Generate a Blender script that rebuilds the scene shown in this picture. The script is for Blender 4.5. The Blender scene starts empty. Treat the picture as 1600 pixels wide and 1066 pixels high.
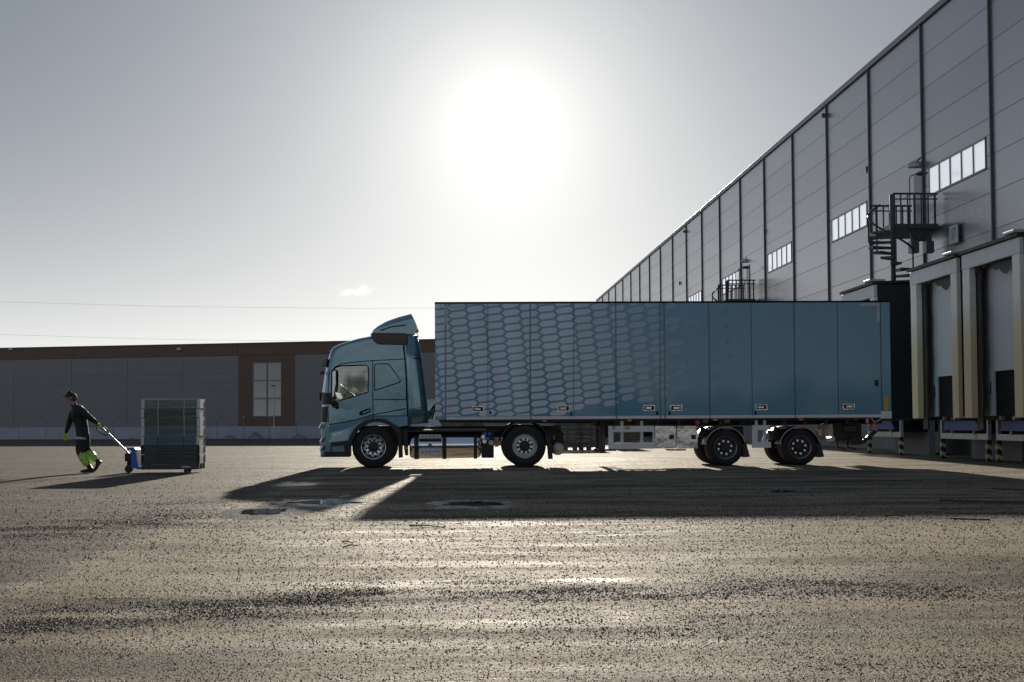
import bpy, bmesh, math, random
from mathutils import Vector, Matrix, noise
R = math.radians
random.seed(7)
scene = bpy.context.scene
COL = scene.collection

# ---------------------------------------------------------------- camera
CAM_H = 1.085
YAW, PITCH, ROLL = 1.98, 2.80, 0.33
cam_data = bpy.data.cameras.new("camera")
cam = bpy.data.objects.new("camera", cam_data)
COL.objects.link(cam)
cam_data.sensor_width = 36.0
cam_data.lens = 58.5
cam_data.clip_start = 0.1
cam_data.clip_end = 6000
CAM_M = (Matrix.Rotation(R(-YAW), 4, 'Z') @ Matrix.Rotation(R(90 + PITCH), 4, 'X') @ Matrix.Rotation(R(-ROLL), 4, 'Z'))
CAM_M = Matrix.Translation((0, 0, CAM_H)) @ CAM_M
cam.matrix_world = CAM_M
scene.camera = cam

def at(px, py, Y):
    """survey helper: where the sight line of a photo point meets the plane y = Y"""
    f = 1600 * cam_data.lens / 36.0
    d = CAM_M.to_3x3() @ Vector(((px - 800) / f, (533 - py) / f, -1.0))
    return Vector((d.x / d.y * Y, Y, CAM_H + d.z / d.y * Y))

# ---------------------------------------------------------------- sky and sun
SUN_EL, SUN_AZ = 10.4, 1.80          # elevation, degrees to the right of the +Y direction
SUN_DIR = Vector((math.sin(R(SUN_AZ)) * math.cos(R(SUN_EL)), math.cos(R(SUN_AZ)) * math.cos(R(SUN_EL)), math.sin(R(SUN_EL))))
world = bpy.data.worlds.new("World")
scene.world = world
world.use_nodes = True
wn, wl = world.node_tree.nodes, world.node_tree.links
wn.clear()
w_out = wn.new('ShaderNodeOutputWorld')
w_bg = wn.new('ShaderNodeBackground')
w_bg.inputs['Strength'].default_value = 0.05
sky = wn.new('ShaderNodeTexSky')
sky.sky_type = 'NISHITA'
sky.sun_disc = False
sky.sun_elevation = R(SUN_EL)
sky.sun_rotation = R(SUN_AZ)
sky.altitude = 50
sky.air_density = 1.0
sky.dust_density = 0.2
sky.ozone_density = 1.0
hsv = wn.new('ShaderNodeHueSaturation')
hsv.inputs['Saturation'].default_value = 0.42
wl.new(sky.outputs['Color'], hsv.inputs['Color'])
AUREOLE = (8.4, 5.3, 2.2, 12.0)          # inner glow, its reach in degrees, wide glow, its reach
HAZE = (10.6, 4.8)
VEIL, VEIL_COL = 0.95, (1.0, 1.4, 2.05, 1.0)
# thin high veil of cloud that scatters the sun into a wide white aureole
geo = wn.new('ShaderNodeTexCoord')
dot = wn.new('ShaderNodeVectorMath'); dot.operation = 'DOT_PRODUCT'
nrm = wn.new('ShaderNodeVectorMath'); nrm.operation = 'NORMALIZE'
wl.new(geo.outputs['Generated'], nrm.inputs[0])
wl.new(nrm.outputs['Vector'], dot.inputs[0])
dot.inputs[1].default_value = SUN_DIR
def wmath(op, a, b=None, clamp=False):
    n = wn.new('ShaderNodeMath'); n.operation = op; n.use_clamp = clamp
    for i, v in enumerate((a, b)):
        if v is None: continue
        if isinstance(v, (int, float)): n.inputs[i].default_value = v
        else: wl.new(v, n.inputs[i])
    return n.outputs[0]
ang_ = wmath('ARCCOSINE', wmath('MINIMUM', dot.outputs['Value'], 1.0))
aure = wmath('MULTIPLY', wmath('POWER', 2.718, wmath('MULTIPLY', wmath('POWER', wmath('DIVIDE', ang_, R(AUREOLE[1])), 1.0), -1.0)), AUREOLE[0])
core_ = wmath('POWER', 2.718, wmath('MULTIPLY', ang_, -1.0 / R(AUREOLE[3])))
aure = wmath('ADD', aure, wmath('MULTIPLY', core_, AUREOLE[2]))
# bright haze low down, all the way round the horizon
sepd = wn.new('ShaderNodeSeparateXYZ'); wl.new(nrm.outputs['Vector'], sepd.inputs[0])
hz_ = wmath('POWER', 2.718, wmath('MULTIPLY', wmath('ABSOLUTE', sepd.outputs[2]), -1.0 / math.sin(R(HAZE[1]))))
aure = wmath('ADD', aure, wmath('MULTIPLY', hz_, HAZE[0]))
veil_col = wn.new('ShaderNodeMix'); veil_col.data_type = 'RGBA'; veil_col.blend_type = 'ADD'
veil_col.clamp_result = False
veil_col.inputs[0].default_value = 1.0
vs = wn.new('ShaderNodeVectorMath'); vs.operation = 'SCALE'
vs.inputs[0].default_value = (1.0, 0.955, 0.865)
wl.new(aure, vs.inputs['Scale'])
# the veil itself: an even pale grey over the whole sky, the clear sky dimmed behind it
thin = wn.new('ShaderNodeMix'); thin.data_type = 'RGBA'; thin.blend_type = 'MIX'
thin.inputs[0].default_value = VEIL
thin.inputs[7].default_value = VEIL_COL
wl.new(hsv.outputs['Color'], thin.inputs[6])
wl.new(thin.outputs[2], veil_col.inputs[6])
wl.new(vs.outputs['Vector'], veil_col.inputs[7])
# one small ragged cloud low above the far roof
cd_ = (at(557, 456, 100.0) - Vector((0, 0, CAM_H))).normalized()
u_ = wmath('SUBTRACT', wmath('DIVIDE', sepd.outputs[0], sepd.outputs[1]), cd_.x / cd_.y)
v_ = wmath('SUBTRACT', wmath('DIVIDE', sepd.outputs[2], sepd.outputs[1]), cd_.z / cd_.y)
cn_ = wn.new('ShaderNodeTexNoise'); cn_.inputs['Scale'].default_value = 160; cn_.inputs['Detail'].default_value = 5
wl.new(nrm.outputs['Vector'], cn_.inputs['Vector'])
u2 = wmath('POWER', wmath('DIVIDE', wmath('ADD', u_, wmath('MULTIPLY', wmath('SUBTRACT', cn_.outputs['Fac'], .5), .012)), .0115), 2.0)
v2 = wmath('POWER', wmath('DIVIDE', wmath('ADD', wmath('SUBTRACT', v_, wmath('MULTIPLY', u_, .12)), wmath('MULTIPLY', wmath('SUBTRACT', cn_.outputs['Fac'], .5), .008)), .0034), 2.0)
cl_ = wmath('SUBTRACT', 1.0, wmath('ADD', wmath('ABSOLUTE', u2), wmath('ABSOLUTE', v2)), True)
cl_ = wmath('MULTIPLY', cl_, wmath('GREATER_THAN', sepd.outputs[1], 0.0))
cmix = wn.new('ShaderNodeMix'); cmix.data_type = 'RGBA'
cmix.inputs[7].default_value = (12.6, 12.4, 11.9, 1.0)
wl.new(wmath('MULTIPLY', cl_, 0.6), cmix.inputs[0]); wl.new(veil_col.outputs[2], cmix.inputs[6])
wl.new(cmix.outputs[2], w_bg.inputs['Color'])
wl.new(w_bg.outputs[0], w_out.inputs[0])

sun_data = bpy.data.lights.new("sun", 'SUN')
sun_data.energy = 3.3
sun_data.angle = R(0.6)
sun_data.color = (1.0, 0.90, 0.75)
sun = bpy.data.objects.new("sun", sun_data)
COL.objects.link(sun)
sun.rotation_euler = (-SUN_DIR).to_track_quat('-Z', 'Y').to_euler()

scene.view_settings.view_transform = 'Standard'
scene.view_settings.look = 'None'
scene.view_settings.gamma = 1.0
scene.view_settings.use_curve_mapping = False
scene.view_settings.exposure = 0.95

# ---------------------------------------------------------------- mesh helpers
ORG = {}
class MB:
    """collects faces; build() links them as one mesh object"""
    def __init__(self): self.v, self.f, self.m = [], [], []
    def add(self, vs, fs, m=0):
        b = len(self.v)
        self.v += [Vector(p) for p in vs]
        self.f += [tuple(b + i for i in f) for f in fs]
        self.m += [m] * len(fs)
        return self
    def box(self, x0, x1, y0, y1, z0, z1, m=0):
        vs = [(x, y, z) for x in (x0, x1) for y in (y0, y1) for z in (z0, z1)]
        return self.add(vs, [(0, 1, 3, 2), (4, 6, 7, 5), (0, 4, 5, 1), (2, 3, 7, 6), (0, 2, 6, 4), (1, 5, 7, 3)], m)
    def bar(self, p0, p1, w, h, up=(0, 0, 1), m=0):
        p0, p1 = Vector(p0), Vector(p1)
        d = (p1 - p0).normalized(); up = Vector(up)
        if abs(d.dot(up)) > 0.98: up = Vector((0, 1, 0))
        s = d.cross(up).normalized() * (w / 2); u = s.cross(d).normalized() * (h / 2)
        vs = [p + a * s + b * u for p in (p0, p1) for a, b in ((-1, -1), (1, -1), (1, 1), (-1, 1))]
        return self.add(vs, [(3, 2, 1, 0), (4, 5, 6, 7), (0, 1, 5, 4), (1, 2, 6, 5), (2, 3, 7, 6), (3, 0, 4, 7)], m)
    def tube(self, path, r, n=8, m=0, caps=True):
        path = [Vector(p) for p in path]
        rs = r if isinstance(r, (list, tuple)) else [r] * len(path)
        rings = []; ref = None
        for i, p in enumerate(path):
            d = (path[min(i + 1, len(path) - 1)] - path[max(i - 1, 0)]).normalized()
            if ref is None or abs(d.dot(ref)) > 0.95:
                ref = Vector((0, 0, 1)) if abs(d.z) < 0.9 else Vector((0, 1, 0))
            s = d.cross(ref).normalized(); u = s.cross(d).normalized()
            rings.append([p + rs[i] * (math.cos(a) * s + math.sin(a) * u) for a in [2 * math.pi * k / n for k in range(n)]])
        vs = [q for r_ in rings for q in r_]; fs = []
        for i in range(len(path) - 1):
            for k in range(n):
                a, b = i * n + k, i * n + (k + 1) % n
                fs.append((a, b, b + n, a + n))
        if caps:
            fs.append(tuple(range(n - 1, -1, -1))); fs.append(tuple((len(path) - 1) * n + k for k in range(n)))
        return self.add(vs, fs, m)
    def cyl(self, p0, p1, r, n=16, m=0): return self.tube([p0, p1], r, n, m)
    def lathe(self, c, prof, n=40, axis='Y', closed=False, m=0, caps=True):
        """prof: (offset along axis, radius)"""
        c = Vector(c); vs, fs = [], []
        for (o, r) in prof:
            for k in range(n):
                a = 2 * math.pi * k / n
                if axis == 'Y': vs.append(c + Vector((r * math.cos(a), o, r * math.sin(a))))
                elif axis == 'Z': vs.append(c + Vector((r * math.cos(a), r * math.sin(a), o)))
                else: vs.append(c + Vector((o, r * math.cos(a), r * math.sin(a))))
        np_ = len(prof)
        for i in range(np_ if closed else np_ - 1):
            for k in range(n):
                a, b = i * n + k, i * n + (k + 1) % n
                c_, d_ = ((i + 1) % np_) * n + (k + 1) % n, ((i + 1) % np_) * n + k
                fs.append((a, b, c_, d_))
        if not closed and caps:
            if prof[0][1] > 1e-5: fs.append(tuple(range(n - 1, -1, -1)))
            if prof[-1][1] > 1e-5: fs.append(tuple((np_ - 1) * n + k for k in range(n)))
        return self.add(vs, fs, m)
    def prism(self, poly, a0, a1, axis='Y', m=0):
        """poly in the plane across axis: Y -> (x, z), X -> (y, z), Z -> (x, y)"""
        def P(u, w, t): return (u, t, w) if axis == 'Y' else ((t, u, w) if axis == 'X' else (u, w, t))
        n = len(poly)
        vs = [P(u, w, a0) for u, w in poly] + [P(u, w, a1) for u, w in poly]
        fs = [tuple(range(n)), tuple(range(2 * n - 1, n - 1, -1))]
        for i in range(n):
            j = (i + 1) % n; fs.append((i, i + n, j + n, j))
        return self.add(vs, fs, m)
    def mesh(self, name, org=(0, 0, 0), fix=True):
        me = bpy.data.meshes.new(name)
        o = Vector(org)
        me.from_pydata([p - o for p in self.v], [], self.f)
        me.polygons.foreach_set('material_index', self.m)
        if fix:
            bm = bmesh.new(); bm.from_mesh(me)
            bmesh.ops.recalc_face_normals(bm, faces=bm.faces)
            bm.to_mesh(me); bm.free()
        return me
    def build(self, name, mats, parent=None, org=None, smooth=None, bevel=0, seg=2, fix=True):
        if org is None: org = ORG[parent.name] if parent else (0, 0, 0)
        me = self.mesh(name, org, fix)
        return link(name, me, mats, parent, org, smooth, bevel, seg)

def link(name, me, mats, parent=None, org=(0, 0, 0), smooth=None, bevel=0, seg=2):
    if not isinstance(mats, (list, tuple)): mats = [mats]
    if not me.materials:
        for m_ in mats: me.materials.append(m_)
    o = bpy.data.objects.new(name, me)
    COL.objects.link(o)
    if parent: o.parent = parent
    else: o.location = org
    ORG[o.name] = Vector(org)
    if smooth:
        me.polygons.foreach_set('use_smooth', [True] * len(me.polygons))
        me.set_sharp_from_angle(angle=R(smooth))
    if bevel:
        b = o.modifiers.new('bevel', 'BEVEL'); b.width = bevel; b.segments = seg
        b.limit_method = 'ANGLE'; b.angle_limit = R(40)
    return o

def tag(o, label=None, cat=None, group=None, kind=None):
    if label: o['label'] = label
    if cat: o['category'] = cat
    if group: o['group'] = group
    if kind: o['kind'] = kind
    return o

def thing(name, label, cat, org, group=None):
    o = bpy.data.objects.new(name, None)
    COL.objects.link(o)
    o.location = org; o.empty_display_size = 0.3
    ORG[o.name] = Vector(org)
    return tag(o, label, cat, group)

def copy_tree(o, parent=None):
    c = o.copy(); COL.objects.link(c)
    ORG[c.name] = ORG[o.name].copy()
    if parent: c.parent = parent
    for ch in list(o.children): copy_tree(ch, c)
    return c

def applied(o):
    """bake the modifiers of o into its mesh"""
    dg = bpy.context.evaluated_depsgraph_get()
    me = bpy.data.meshes.new_from_object(o.evaluated_get(dg))
    o.modifiers.clear(); o.data = me
    return o

def text_obj(name, body, size, mat, parent, loc, rot, extrude=0.004, sx=1.0, shear=0.0, org=None, align='CENTER'):
    cu = bpy.data.curves.new(name, 'FONT'); cu.body = body; cu.size = size; cu.extrude = extrude
    cu.align_x = align; cu.align_y = 'CENTER'; cu.shear = shear
    t = bpy.data.objects.new(name + '_curve', cu); COL.objects.link(t)
    dg = bpy.context.evaluated_depsgraph_get()
    me = bpy.data.meshes.new_from_object(t.evaluated_get(dg))
    bpy.data.objects.remove(t)
    me.transform(Matrix.Diagonal((sx, 1, 1, 1)))
    me.transform(rot.to_4x4()); me.transform(Matrix.Translation(Vector(loc) - ORG[parent.name]))
    me.materials.clear()
    return link(name, me, mat, parent, ORG[parent.name])

# ---------------------------------------------------------------- materials
def M(name, col, rough=0.5, metal=0.0, var=0.12, scale=4.0, bump=0.0, bscale=60.0, coat=0.0, spec=0.5,
      stretch=(1, 1, 1), rvar=0.12, alpha=None, trans=0.0, streak=0.0, emis=None, aniso=None):
    m = bpy.data.materials.new(name); m.use_nodes = True
    nt = m.node_tree; n, l = nt.nodes, nt.links
    p = n['Principled BSDF']
    tc = n.new('ShaderNodeTexCoord')
    mp = n.new('ShaderNodeMapping'); mp.inputs['Scale'].default_value = stretch
    l.new(tc.outputs['Object'], mp.inputs['Vector'])
    nz = n.new('ShaderNodeTexNoise'); nz.inputs['Scale'].default_value = scale; nz.inputs['Detail'].default_value = 6
    nz.inputs['Roughness'].default_value = 0.6
    l.new(mp.outputs[0], nz.inputs['Vector'])
    cr = n.new('ShaderNodeValToRGB')
    cr.color_ramp.elements[0].position = 0.3; cr.color_ramp.elements[1].position = 0.7
    cr.color_ramp.elements[0].color = [max(0, c * (1 - var)) for c in col[:3]] + [1]
    cr.color_ramp.elements[1].color = [min(1, c * (1 + var)) for c in col[:3]] + [1]
    l.new(nz.outputs['Fac'], cr.inputs['Fac'])
    l.new(cr.outputs['Color'], p.inputs['Base Color'])
    mr = n.new('ShaderNodeMapRange')
    mr.inputs[1].default_value = 0.3; mr.inputs[2].default_value = 0.7
    mr.inputs[3].default_value = max(0.02, rough * (1 - rvar)); mr.inputs[4].default_value = min(1, rough * (1 + rvar))
    l.new(nz.outputs['Fac'], mr.inputs[0]); l.new(mr.outputs[0], p.inputs['Roughness'])
    p.inputs['Metallic'].default_value = metal
    p.inputs['Coat Weight'].default_value = coat
    p.inputs['Coat Roughness'].default_value = 0.06
    p.inputs['Specular IOR Level'].default_value = spec
    if trans: p.inputs['Transmission Weight'].default_value = trans
    if emis: p.inputs['Emission Color'].default_value = (*emis[0], 1); p.inputs['Emission Strength'].default_value = emis[1]
    if bump:
        nb = n.new('ShaderNodeTexNoise'); nb.inputs['Scale'].default_value = bscale; nb.inputs['Detail'].default_value = 4
        l.new(mp.outputs[0], nb.inputs['Vector'])
        b = n.new('ShaderNodeBump'); b.inputs['Strength'].default_value = 1.0; b.inputs['Distance'].default_value = bump
        l.new(nb.outputs['Fac'], b.inputs['Height']); l.new(b.outputs[0], p.inputs['Normal'])
    return m

def glass(name, tint=(0.8, 0.9, 0.9), mixf=0.25, rough=0.03):
    """thin pane: see-through with a fresnel reflection"""
    m = bpy.data.materials.new(name); m.use_nodes = True
    nt = m.node_tree; n, l = nt.nodes, nt.links; n.clear()
    out = n.new('ShaderNodeOutputMaterial')
    tr = n.new('ShaderNodeBsdfTransparent'); tr.inputs[0].default_value = (*tint, 1)
    gl = n.new('ShaderNodeBsdfGlossy'); gl.inputs['Roughness'].default_value = rough
    nz = n.new('ShaderNodeTexNoise'); nz.inputs['Scale'].default_value = 1.5
    fr = n.new('ShaderNodeFresnel'); fr.inputs[0].default_value = 1.5
    ad = n.new('ShaderNodeMath'); ad.operation = 'MULTIPLY_ADD'
    ad.inputs[1].default_value = 1.0; ad.inputs[2].default_value = mixf * 0.5
    l.new(fr.outputs[0], ad.inputs[0])
    b = n.new('ShaderNodeBump'); b.inputs['Distance'].default_value = 0.002; b.inputs['Strength'].default_value = 0.3
    l.new(nz.outputs[0], b.inputs['Height']); l.new(b.outputs[0], gl.inputs['Normal'])
    mx = n.new('ShaderNodeMixShader'); ad.use_clamp = True
    l.new(ad.outputs[0], mx.inputs[0]); l.new(tr.outputs[0], mx.inputs[1]); l.new(gl.outputs[0], mx.inputs[2])
    l.new(mx.outputs[0], out.inputs[0])
    return m

BLUE = (0.155, 0.295, 0.375)
m_cab = M('cab_paint', BLUE, 0.22, 0.55, 0.06, 2.0, coat=1.0, bump=0.022, bscale=1.3)
m_trl = M('trailer_paint', (0.076, 0.285, 0.425), 0.32, 0.05, 0.12, 1.6, bump=0.010, bscale=0.9, coat=0.7, stretch=(1, 1, .22))
m_black = M('black_plastic', (0.024, 0.024, 0.027), 0.45, 0, 0.2, 6, bump=0.001, bscale=120)
m_gap = M('panel_gap_black', (0.006, 0.007, 0.008), 0.7, 0, 0.2, 6, spec=0.15)
m_rub = M('tyre_rubber', (0.022, 0.021, 0.021), 0.7, 0, 0.25, 8, bump=0.002, bscale=70)
m_alu = M('polished_aluminium', (0.90, 0.91, 0.93), 0.26, 0.75, 0.06, 5)
m_rimg = M('grey_rim', (0.42, 0.43, 0.46), 0.3, 0.8, 0.12, 8)
m_rimd = M('dark_rim', (0.025, 0.026, 0.03), 0.4, 0.0, 0.15, 8)
m_chrome = M('chrome', (0.90, 0.91, 0.95), 0.07, 1.0, 0.03, 2)
m_steel = M('stainless_sheet', (0.62, 0.61, 0.6), 0.22, 1.0, 0.10, 3, bump=0.012, bscale=4)
m_galv = M('galvanised_steel', (0.58, 0.60, 0.63), 0.42, 0.4, 0.18, 9)
m_frame = M('chassis_black', (0.025, 0.024, 0.026), 0.5, 0.1, 0.3, 5, bump=0.002, bscale=40)
m_grey = M('pale_grey_paint', (0.84, 0.87, 0.92), 0.4, 0, 0.07, 4)
m_white = M('white_paint', (0.72, 0.73, 0.74), 0.4, 0, 0.05, 4)
m_orange = M('orange_lens', (0.75, 0.20, 0.03), 0.2, 0, 0.1, 20)
m_red = M('red_lens', (0.55, 0.03, 0.04), 0.2, 0, 0.1, 20)
m_yel = M('yellow_tape', (0.70, 0.45, 0.03), 0.4, 0, 0.08, 10)
m_blue = M('blue_steel', (0.025, 0.08, 0.30), 0.4, 0, 0.12, 5)
m_jack = M('blue_enamel', (0.03, 0.16, 0.50), 0.35, 0, 0.10, 9)
m_visor = M('smoked_visor', (0.05, 0.052, 0.055), 0.25, 0, 0.1, 4, coat=0.5)
m_fin = M('dark_deflector', (0.075, 0.058, 0.045), 0.3, 0, 0.1, 4)
m_int = M('cab_interior', (0.05, 0.048, 0.045), 0.7, 0, 0.2, 5)
m_glass = glass('side_glass', (0.84, 0.87, 0.86), 0.22)
m_wind = glass('windscreen_glass', (0.7, 0.8, 0.8), 0.7)
m_hex = M('hexagon_print', (0.70, 0.79, 0.90), 0.36, 0, 0.10, 1.6, stretch=(1, 1, .22))

# ---------------------------------------------------------------- ground
def gpt(px, py, z=0.0):
    f = 1600 * cam_data.lens / 36.0
    d = CAM_M.to_3x3() @ Vector(((px - 800) / f, (533 - py) / f, -1.0))
    t = (z - CAM_H) / d.z
    return Vector((d.x * t, d.y * t, z))

JOINT_X = -2.95
def ground_material():
    m = bpy.data.materials.new('worn_asphalt'); m.use_nodes = True
    n, l = m.node_tree.nodes, m.node_tree.links
    p = n['Principled BSDF']
    g = n.new('ShaderNodeNewGeometry')
    def noise_(scale, detail=5, rough=0.6, st=None, dist=0.0):
        t = n.new('ShaderNodeTexNoise'); t.inputs['Scale'].default_value = scale
        t.inputs['Detail'].default_value = detail; t.inputs['Roughness'].default_value = rough
        t.inputs['Distortion'].default_value = dist
        if st:
            mp = n.new('ShaderNodeMapping'); mp.inputs['Scale'].default_value = st
            l.new(g.outputs['Position'], mp.inputs['Vector']); l.new(mp.outputs[0], t.inputs['Vector'])
        else: l.new(g.outputs['Position'], t.inputs['Vector'])
        return t.outputs['Fac']
    def mth(op, a, b=None, c=None, clamp=False):
        x = n.new('ShaderNodeMath'); x.operation = op; x.use_clamp = clamp
        for i, v in enumerate((a, b, c)):
            if v is None: continue
            if isinstance(v, (int, float)): x.inputs[i].default_value = v
            else: l.new(v, x.inputs[i])
        return x.outputs[0]
    def rng(v, a, b, c=0.0, d=1.0, smooth=False):
        x = n.new('ShaderNodeMapRange'); x.clamp = True
        if smooth: x.interpolation_type = 'SMOOTHSTEP'
        for i, q in enumerate((a, b, c, d)): x.inputs[i + 1].default_value = q
        l.new(v, x.inputs[0]); return x.outputs[0]
    def mixc(f, a, b, mode='MIX'):
        x = n.new('ShaderNodeMix'); x.data_type = 'RGBA'; x.blend_type = mode
        for i, v in ((0, f), (6, a), (7, b)):
            if isinstance(v, (int, float)): x.inputs[i].default_value = v
            elif isinstance(v, tuple): x.inputs[i].default_value = (*v, 1)
            else: l.new(v, x.inputs[i])
        return x.outputs[2]
    sep = n.new('ShaderNodeSeparateXYZ'); l.new(g.outputs['Position'], sep.inputs[0])
    X = sep.outputs[0]
    big = noise_(0.22, 6, 0.62, dist=0.4)
    mid = noise_(1.3, 6, 0.65)
    streak = noise_(1.0, 6, 0.65, (0.35, 1.9, 1))
    fine = noise_(38, 3, 0.7)
    grain = noise_(120, 2, 0.7)
    vor = n.new('ShaderNodeTexVoronoi'); vor.inputs['Scale'].default_value = 75
    l.new(g.outputs['Position'], vor.inputs['Vector'])
    # which side of the paving joint
    edge = mth('ADD', mth('SUBTRACT', X, JOINT_X), mth('MULTIPLY', mth('SUBTRACT', mid, 0.5), 0.5))
    side = rng(edge, -0.05, 0.06)
    asp = mixc(rng(big, 0.35, 0.65), (0.125, 0.106, 0.098), (0.20, 0.17, 0.155))
    con = mixc(rng(big, 0.33, 0.66), (0.30, 0.23, 0.15), (0.56, 0.445, 0.305))
    base = mixc(side, asp, con)
    dust = mixc(rng(streak, 0.5, 0.72, 0, 0.55), base, (0.36, 0.31, 0.235))
    sand = mth('MULTIPLY', mth('SUBTRACT', 1.0, rng(mth('ABSOLUTE', mth('ADD', edge, -0.05)), 0.03, 0.32)), rng(mid, 0.40, 0.56))
    dust = mixc(mth('MULTIPLY', sand, 0.8), dust, (0.62, 0.52, 0.38))
    dark = mixc(rng(noise_(0.6, 7, 0.7, (0.5, 1.5, 1)), 0.46, 0.58, 0, 0.85), dust, (0.105, 0.08, 0.058))
    # fines collected along the drifts of grit
    Yc = sep.outputs[1]; wob = mth('MULTIPLY', mth('SUBTRACT', big, 0.5), 2.2)
    def fines(y0, slope, half, amt):
        d = mth('ABSOLUTE', mth('ADD', mth('SUBTRACT', mth('SUBTRACT', Yc, y0), mth('MULTIPLY', X, slope)), wob))
        return mth('MULTIPLY', mth('SUBTRACT', 1.0, rng(d, half * .2, half, smooth=True)), mth('MULTIPLY', rng(mid, 0.36, 0.56), amt))
    dark = mixc(fines(10.2, .35, 1.1, .95), dark, (0.060, 0.050, 0.042))
    dark = mixc(fines(8.2, .1, .6, .8), dark, (0.075, 0.060, 0.046))
    dark = mixc(fines(18.6, .0, 1.8, .8), dark, (0.075, 0.066, 0.058))
    dark = mixc(fines(28.0, .1, 2.4, .5), dark, (0.07, 0.064, 0.06))
    warm = mixc(rng(noise_(0.35, 5, 0.6), 0.52, 0.66, 0, 0.5), dark, (0.30, 0.205, 0.115))
    dark = mixc(0.6, dark, warm)
    agg = mixc(rng(vor.outputs['Distance'], 0.12, 0.55, 0.55, 0.0), dark, (0.07, 0.06, 0.05))
    spk = mixc(rng(grain, 0.56, 0.74, 0, 0.5), agg, (0.5, 0.45, 0.37))
    speck = noise_(52, 2, 0.6)
    spk = mixc(rng(speck, 0.50, 0.60, 0, 0.5), spk, (0.06, 0.05, 0.042))
    spk = mixc(rng(noise_(24, 4, 0.7), 0.54, 0.66, 0, 0.5), spk, (0.09, 0.078, 0.065))
    l.new(spk, p.inputs['Base Color'])
    ro = mth('ADD', rng(streak, 0.3, 0.72, 0.88, 0.66), mth('MULTIPLY', mth('SUBTRACT', fine, 0.5), 0.25))
    damp = rng(noise_(0.8, 7, 0.68, (0.45, 1.7, 1), 0.6), 0.57, 0.70, 0, 1)
    damp = mth('MULTIPLY', damp, rng(fine, 0.35, 0.6))
    ro = mth('ADD', mth('MULTIPLY', ro, mth('SUBTRACT', 1.0, damp)), mth('MULTIPLY', damp, 0.48))
    l.new(ro, p.inputs['Roughness'])
    l.new(mth('ADD', mth('MULTIPLY', damp, 0.025), 0.026), p.inputs['Specular IOR Level'])
    # relief: aggregate, pock marks and slow waves left by wheels
    h = mth('ADD', mth('MULTIPLY', fine, 0.008), mth('MULTIPLY', vor.outputs['Distance'], 0.006))
    h = mth('ADD', h, mth('MULTIPLY', mid, 0.010))
    h = mth('ADD', h, mth('MULTIPLY', streak, 0.009))
    b = n.new('ShaderNodeBump'); b.inputs['Strength'].default_value = 1.0; b.inputs['Distance'].default_value = 1.0
    l.new(h, b.inputs['Height']); l.new(b.outputs[0], p.inputs['Normal'])
    return m
m_ground = ground_material()

gm = MB()
xs = [-900, -300, -120, -60, -30, -15, 0, 15, 30, 60, 120, 300, 900]
ys = [-300, -100, -40, 0, 10, 20, 30, 45, 60, 80, 120, 200, 400, 900, 2500]
gm.add([(x, y, 0) for y in ys for x in xs],
       [(j * len(xs) + i, j * len(xs) + i + 1, (j + 1) * len(xs) + i + 1, (j + 1) * len(xs) + i) for j in range(len(ys) - 1) for i in range(len(xs) - 1)])
tag(gm.build('ground', m_ground), 'worn dusty asphalt yard with loose grit', kind='structure')

# puddles: shallow water with a damp rim
m_water = M('puddle_water', (0.035, 0.034, 0.032), 0.03, 0, 0.1, 3, bump=0.0004, bscale=3, spec=0.6)
m_damp = M('damp_asphalt', (0.07, 0.063, 0.055), 0.2, 0, 0.35, 7, bump=0.004, bscale=60)
def blob(cx, cy, rx, ry, seed, n=72, rag=0.28):
    pts = []
    for k in range(n):
        a = 2 * math.pi * k / n
        q = 1 + rag * noise.noise((2.1 * math.cos(a) + seed, 2.1 * math.sin(a), seed * 1.7)) + rag * 0.45 * noise.noise((6 * math.cos(a), 6 * math.sin(a) + seed, 3.3))
        pts.append((cx + rx * q * math.cos(a), cy + ry * q * math.sin(a)))
    return pts
def soft_sheet(name, poly, z, mat, org):
    b = MB(); c = Vector((sum(p[0] for p in poly) / len(poly), sum(p[1] for p in poly) / len(poly), z)); n = len(poly)
    fr = (.45, .7, .85, 1.0); vs = [c]
    for t in fr: vs += [c.lerp(Vector((x, y, z)), t) for x, y in poly]
    fs = [(0, i + 1, (i + 1) % n + 1) for i in range(n)]
    for r_ in range(3): fs += [(1 + r_ * n + i, 1 + (r_ + 1) * n + i, 1 + (r_ + 1) * n + (i + 1) % n, 1 + r_ * n + (i + 1) % n) for i in range(n)]
    b.add(vs, fs); o = b.build(name, mat, org=org)
    at_ = o.data.attributes.new('wet', 'FLOAT', 'POINT')
    at_.data.foreach_set('value', [1.0] + [v for v in (1.0, .8, .4, 0.0) for _ in range(n)])
    return o
def soften(m):
    n, l = m.node_tree.nodes, m.node_tree.links
    a = n.new('ShaderNodeAttribute'); a.attribute_name = 'wet'
    g = n.new('ShaderNodeNewGeometry'); z = n.new('ShaderNodeTexNoise'); z.inputs['Scale'].default_value = 5; z.inputs['Detail'].default_value = 6
    mp = n.new('ShaderNodeMapping'); mp.inputs['Scale'].default_value = (1.2, .6, 1); l.new(g.outputs['Position'], mp.inputs[0]); l.new(mp.outputs[0], z.inputs['Vector'])
    s = n.new('ShaderNodeMath'); s.operation = 'MULTIPLY_ADD'; l.new(z.outputs['Fac'], s.inputs[0]); s.inputs[1].default_value = 2.4; s.inputs[2].default_value = -1.35
    t = n.new('ShaderNodeMath'); t.operation = 'ADD'; l.new(s.outputs[0], t.inputs[0]); l.new(a.outputs['Fac'], t.inputs[1])
    r = n.new('ShaderNodeMapRange'); r.inputs[1].default_value = .1; r.inputs[2].default_value = 1.25; l.new(t.outputs[0], r.inputs[0])
    l.new(r.outputs[0], n['Principled BSDF'].inputs['Alpha'])
soften(m_damp)
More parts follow.
